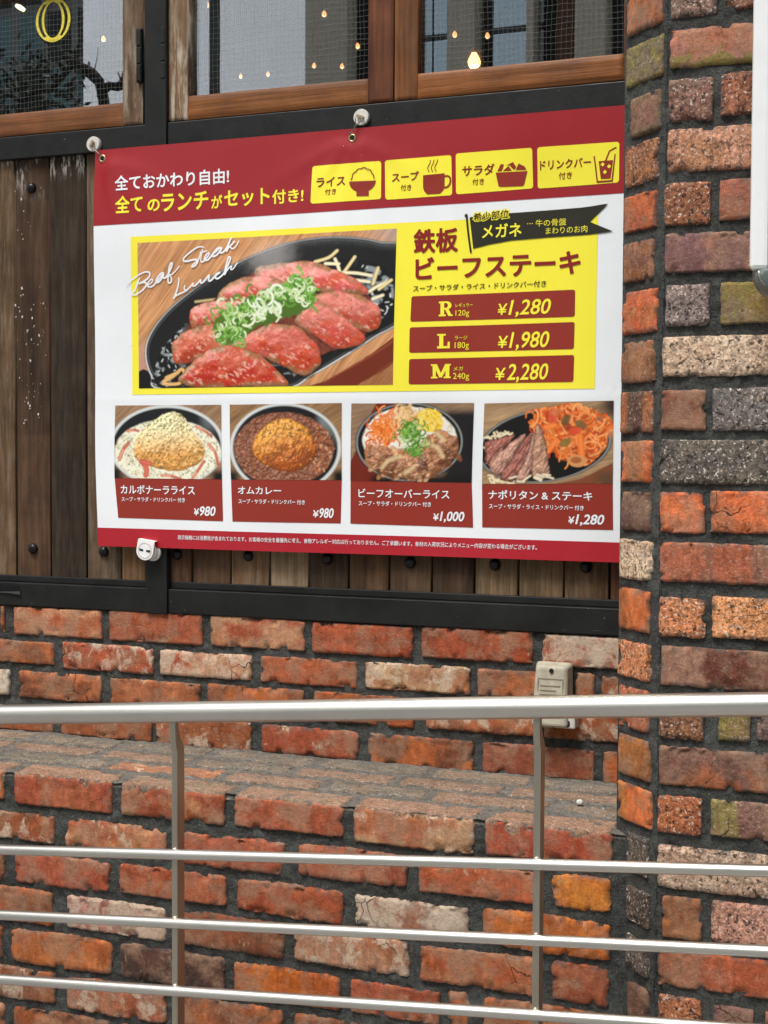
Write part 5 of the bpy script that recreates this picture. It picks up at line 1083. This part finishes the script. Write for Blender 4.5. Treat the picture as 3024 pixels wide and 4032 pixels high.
# ------------------------------------------------------------------ meter box on the wall, light fixture, pebble
def wall_box():
    root = thing('junction_box', 'dirty beige plastic box on the brick wall beside the pillar, behind the handrail', 'junction box')
    mb_ = plain('dirty_beige_plastic', (168, 160, 142), .55, 0, .4, None, .22, 70)
    bm = bmesh.new(); x0, x1, z0, z1 = -.6445, -.5775, .983, 1.094
    pts = [(x0, .0, z0), (x1, .0, z0), (x1, .0, z1), (x0, .0, z1), (x0+.001, -.040, z0+.002), (x1-.002, -.040, z0+.002), (x1-.008, -.026, z1-.006), (x0+.006, -.026, z1-.006)]
    v = [bm.verts.new(p) for p in pts]
    for f in ((4, 5, 6, 7), (0, 1, 5, 4), (1, 2, 6, 5), (2, 3, 7, 6), (3, 0, 4, 7), (0, 3, 2, 1)): bm.faces.new([v[i] for i in f])
    bmesh.ops.recalc_face_normals(bm, faces=bm.faces)
    me = bpy.data.meshes.new('cover'); bm.to_mesh(me); bm.free(); o = bpy.data.objects.new('cover', me); COL.objects.link(o); o.parent = root; me.materials.append(mb_)
    bv = o.modifiers.new('bevel', 'BEVEL'); bv.width = .006; bv.segments = 3
    b = MB(); b.box(-.6275, -.5675, -.031, .0, .9825, 1.012); bp = b.build('base_plate', plain('pale_plastic', (206, 202, 192), .5), root, bevel=.003)
    dk = plain('box_hole', (16, 15, 14), .9)
    b = MB(); lathe(b, [(.0038, -.0270), (.0038, -.0300)], (-.6107, 0, 1.0805), 'y', 16); b.build('hole', dk, o)
    b = MB(); b.box(-.6062, -.6046, -.0318, -.03, .983, .996); lathe(b, [(.0028, -.0318), (.0028, -.03)], (-.604, 0, .9945), 'y', 14); lathe(b, [(.0066, -.0318), (.0066, -.03)], (-.583, 0, .9915), 'y', 18); b.build('slot', dk, bp)
    b = MB(); lathe(b, [(.0045, -.0355), (.0048, -.034), (.0048, -.031)], (-.5836, 0, .991), 'y', 18); b.build('screw', plain('zinc_screw', (170, 168, 162), .4, .7), bp, True)
    b = MB()                                                  # raised moulded frame on the cover, in a darker beige
    for q in ((-.634, -.5895, 1.066, 1.0668), (-.634, -.5895, 1.032, 1.0328), (-.634, -.6332, 1.033, 1.066), (-.5903, -.5895, 1.033, 1.066), (-.63, -.594, 1.054, 1.0555), (-.63, -.602, 1.046, 1.0475), (-.63, -.598, 1.039, 1.0405)):
        zc = (q[2]+q[3])/2; yv = -.026-.014*(1.088-zc)/.103-.0004
        b.box(q[0], q[1], yv-.0006, yv+.001, q[2], q[3])
    b.build('moulded_lines', plain('dark_beige_lines', (132, 122, 102), .7), o)
wall_box()
def fixture():
    root = thing('wall_light', 'white upright metal casing with rounded grey glass end in front of pillar', 'light fixture')
    wm_ = plain('white_enamel', (228, 230, 230), .3, 0, .5, None, .03)
    b = MB(); b.box(-.2414, -.2165, -.42, -.365, 1.702, 3.0); b.build('casing', wm_, root, bevel=.006)
    b = MB(); b.box(-.216, -.165, -.4195, -.365, 1.7015, 3.0); b.build('cover', wm_, root, bevel=.0015)
    for zb_ in (1.9, 2.5): b = MB(); b.box(-.24, -.165, -.366, -.325, zb_, zb_+.04); b.build('bracket', wm_, root)
    t = NT('grey_glass'); t.bsdf(tuple(lin(120, 128, 124)), .12, .35, .6); 
    b = MB(); r = .0365; pr = [(.001, -r)]+[(r*math.sin(a), -r*math.cos(a)) for a in np.linspace(.15, np.pi/2, 12)]+[(r*.96, .004)]
    lathe(b, pr, (-.2038, -.3935, 1.6985), 'z', 40); b.build('glass_end', t.m, root, True)
    b = MB(); an = np.linspace(0, 2*np.pi, 41); tube(b, [(-.2038+.0245*math.cos(a), -.3935-.0265, 1.7+.0245*math.sin(a)) for a in np.linspace(np.pi, 2*np.pi, 24)], .0012, 8); b.build('rim', M_STAIN, root, True)
fixture()
def pebble(loc, r, label):
    bm = bmesh.new(); bmesh.ops.create_icosphere(bm, subdivisions=3, radius=r)
    for v in bm.verts:
        k = float(fbm(np.array(v.co.x/r*1.3+5), np.array(v.co.y/r*1.3+v.co.z/r), 3, 3)); v.co *= .75+.5*k; v.co.z *= .8
    me = bpy.data.meshes.new('pebble'); bm.to_mesh(me); bm.free(); o = bpy.data.objects.new('pebble', me); COL.objects.link(o); me.materials.append(M_PEB); o.location = loc
    tag(o, label, 'pebble')
M_PEB = plain('pale_stone', (196, 194, 188), .8, 0, .3, None, .25, 150)
pebble((-.529, -.155, .8885), .0058, 'white pebble lying on the grey brick ledge near the pillar'); pebble((-.489, -.16, .8835), .0017, 'tiny white stone chip on the ledge between pebble and pillar')

# ------------------------------------------------------------------ handrail
M_WELD = plain('weld_bead', (214, 208, 192), .3, .9)
def railing():
    root = thing('handrail', 'brushed stainless handrail with three lower bars on flat posts', 'handrail')
    yr = -.515; sl = .0826; x0, x1 = -3.2, 1.6
    z = lambda zc, x: zc+(x+.8)*sl                             # zc: height at x = -0.8
    top = 1.0805
    b = MB(); tube(b, [(x, yr, z(top, x)) for x in np.linspace(x0, x1, 30)], .0159, 40); b.build('top_rail', M_STAIN, root, True)
    for zc in (.8624, .7565, .6515):
        b = MB(); tube(b, [(x, yr, z(zc, x)) for x in np.linspace(x0, x1, 30)], .0081, 28); b.build('bar', M_STAIN, root, True)
    for xc in (-2.207, -1.640, -1.072, -.504, .064, .632, 1.2):
        zt = z(top, xc)-.013; b = MB(); w2 = .0048
        prof = [(zt, -.0055, .0045), (zt-.010, -.0054, .0052), (zt-.020, -.0048, .0080), (zt-.030, -.0040, .0135), (zt-.038, -.0024, .0200), (zt-.046, .0006, .0232), (zt-.056, .0010, .0235), (0, .0010, .0235)]
        P = np.array([[(xc-w2, yr+a, zz), (xc+w2, yr+a, zz), (xc+w2, yr+c, zz), (xc-w2, yr+c, zz), (xc-w2, yr+a, zz)] for zz, a, c in prof])
        b.grid(P); o = b.build('post', M_POST, root, bevel=.0008)
        for zc in (.8624, .7565, .6515):                      # weld where the bar meets the post
            b = MB(); zw = z(zc, xc)
            tube(b, [(xc-w2*.9, yr+.001, zw+.0078), (xc, yr-.0006, zw+.0086), (xc+w2*.9, yr+.001, zw+.0078)], [.0012, .0019, .0012], 8); b.build('weld', M_WELD, o, True)
M_POST = (lambda t: (t.bsdf(t.scale(t.n('RGB').outputs[0], t.rng(t.noise(t.pos((60, 60, 4)), 1, 4), .3, .7, .85, 1.1)), .42, 1., .5), [setattr(n.outputs[0], 'default_value', (.47, .435, .36, 1)) for n in t.t.nodes if n.type == 'RGB'], t.m)[2])(NT('satin_post'))
railing()

# ------------------------------------------------------------------ street side: ground, houses opposite, tree (seen in the glass)
b = MB(); n = 60; gx, gy = np.meshgrid(np.linspace(-150, 150, n), np.linspace(-150, 60, n), indexing='ij'); b.grid(np.stack([gx, gy, gx*0], -1))
t = NT('paving'); p = t.pos(); br_ = t.n('TexBrick', Vector=p, Scale=1.6, Color1=(.22, .21, .2, 1), Color2=(.27, .26, .25, 1), Mortar=(.1, .1, .1, 1)).outputs['Color']; t.bsdf(t.scale(br_, t.rng(t.noise(p, 3, 6), .3, .7, .75, 1.2)), .85)
struct(b.build('pavement', t.m))
def tower():
    root = thing('office_tower', 'dark office tower of teal glass and grey mullions mirrored in the left window', 'building')
    yb = -12.0; b = MB()
    q = [(-24, yb), (-9.42, yb), (-17.5, yb-11), (-34, yb-11)]
    b.add([(x, y, z) for z in (0, 26) for x, y in q], [(3, 2, 1, 0), (4, 5, 6, 7), (0, 1, 5, 4), (1, 2, 6, 5), (2, 3, 7, 6), (3, 0, 4, 7)])
    t = NT('curtain_wall'); p = t.pos()
    sx = t.n('SeparateXYZ', Vector=p).outputs
    mul = t.math('LESS_THAN', t.math('FRACT', t.math('MULTIPLY', sx[0], 2.4)), .22); tr_ = t.math('LESS_THAN', t.math('FRACT', t.math('MULTIPLY', sx[2], 1.5)), .16)
    pane = t.mix(t.rng(t.n('TexWhiteNoise', Vector=t.n('VectorMath', p_operation='FLOOR', i_0=t.pos((2.4, 0, 1.5))).outputs[0]).outputs['Value'], .45, .75), (.025, .03, .034), (.18, .33, .34))
    c = t.mix(t.math('MAXIMUM', mul, t.math('MULTIPLY', tr_, .8)), pane, (.30, .30, .285)); t.bsdf(c, .25, 0, .4)
    b.build('curtain_wall', t.m, root); b = MB(); b.box(-24, -9.6, yb-.8, yb-.02, 26, 26.5); b.build('parapet', plain('tower_frame', (74, 76, 76), .6), root)
tower()
def colonnade():
    root = thing('opposite_building', 'beige columned building with pale blue windows mirrored in the right window', 'building')
    yb = -12.0; b = MB(); b.box(-6.5, 9, yb-8, yb-.3, 0, 11); b.build('wall', plain('dark_wall', (44, 42, 40), .7), root)  # wall between the columns has one dark base colour
    cm = plain('stone_column', (232, 222, 202), .75); bm_ = plain('brown_column', (110, 70, 48), .7)
    t = NT('pale_glass'); sz = t.n('SeparateXYZ', Vector=t.pos()).outputs[2]
    barm = t.math('LESS_THAN', t.math('FRACT', t.math('ADD', t.math('MULTIPLY', sz, 1.0), .08)), .07)
    t.bsdf(t.mix(barm, (.66, .80, .86), (.03, .03, .03)), .12, t.math('SUBTRACT', 1., barm), .6); gm = t.m
    for a, c in [(-6.566, -6.07), (-4.92, -4.62), (-3.54, -3.22), (-4.06, -3.98)]+[(x, x+.4) for x in np.arange(-2.2, 9, 1.7)]:
        b = MB(); b.box(a, c, yb-.29, yb-(.02 if c-a < .1 else 0), 0, 11.05); b.build('column', cm, root)
    b = MB(); b.box(-3.74, -3.56, yb-.29, yb-.05, 0, 11); b.build('pier', bm_, root)
    for (a, c) in [(-5.885, -5.79), (-5.76, -5.17), (-5.15, -4.935), (-4.48, -4.09), (-3.97, -3.93)]+[(x, x+1.1) for x in np.arange(-1.75, 8, 1.7)]:
        b = MB(); b.box(a, c, yb-.298, yb-.24, .4, 10.8); b.build('window', gm, root)
colonnade()
pb = MB(); tube(pb, [(-4.495, -6, 0), (-4.495, -6, 8.5)], .035, 14); pb_o = pb.build('lamp_pole', plain('black_pole', (20, 20, 21), .5), None, True)
tag(pb_o, 'slender black street pole mirrored in the middle window', 'pole')
def tree():
    root = thing('street_tree', 'bare pollarded tree with thick dark branches mirrored in the left window', 'tree')
    mk = plain('dark_bark', (46, 40, 34), .9); y = -5.0; b = MB()
    tube(b, [(-4.70, y, 0), (-4.72, y+.02, 1.6), (-4.705, y, 2.9), (-4.71, y, 3.54), (-4.725, y, 3.64)], [.10, .085, .06, .035, .032], 12); b.build('trunk', mk, root, True)
    b = MB()
    tube(b, [(-4.722, y, 3.60), (-4.75, y-.01, 3.69), (-4.80, y-.02, 3.735), (-4.86, y-.02, 3.78), (-4.94, y-.04, 3.83), (-5.10, y-.1, 3.95)], [.034, .032, .036, .03, .022, .012], 10)
    tube(b, [(-4.722, y, 3.63), (-4.67, y+.01, 3.655), (-4.61, y+.02, 3.64), (-4.56, y+.02, 3.655), (-4.50, y+.03, 3.66), (-4.40, y+.03, 3.72)], [.03, .027, .026, .034, .04, .03], 10)
    tube(b, [(-4.56, y+.02, 3.66), (-4.562, y+.02, 3.71), (-4.54, y+.02, 3.76)], [.02, .014, .003], 8); tube(b, [(-4.578, y+.02, 3.67), (-4.595, y+.02, 3.71), (-4.605, y+.02, 3.73)], [.008, .005, .002], 6)
    tube(b, [(-4.80, y-.02, 3.74), (-4.775, y-.02, 3.82), (-4.764, y-.02, 3.90)], [.006, .003, .0015], 6)
    tube(b, [(-4.95, y-.04, 3.83), (-5.05, y, 3.70), (-5.3, y, 3.62), (-5.6, y, 3.75)], [.02, .018, .014, .006], 8)
    b.build('branch', mk, root, True)
    rs = np.random.default_rng(4); lv = MB()
    for c in ((-5.15, y-.1, 3.85), (-5.45, y, 3.75), (-5.25, y, 3.55), (-5.12, y, 3.66), (-5.6, y, 3.6)):
        for _ in range(110):
            p = np.array(c)+rs.normal(0, 1, 3)*np.array([.12, .12, .09]); a = rs.normal(0, 1, 3); a /= np.linalg.norm(a); d = np.cross(a, rs.normal(0, 1, 3)); d /= np.linalg.norm(d); s_ = rs.uniform(.025, .05)
            lv.add([p-a*s_, p+d*s_*.4, p+a*s_, p-d*s_*.4], [(0, 1, 2, 3)])
    lv.build('crown', plain('dark_leaf', (52, 62, 40), .6), root)
tree()
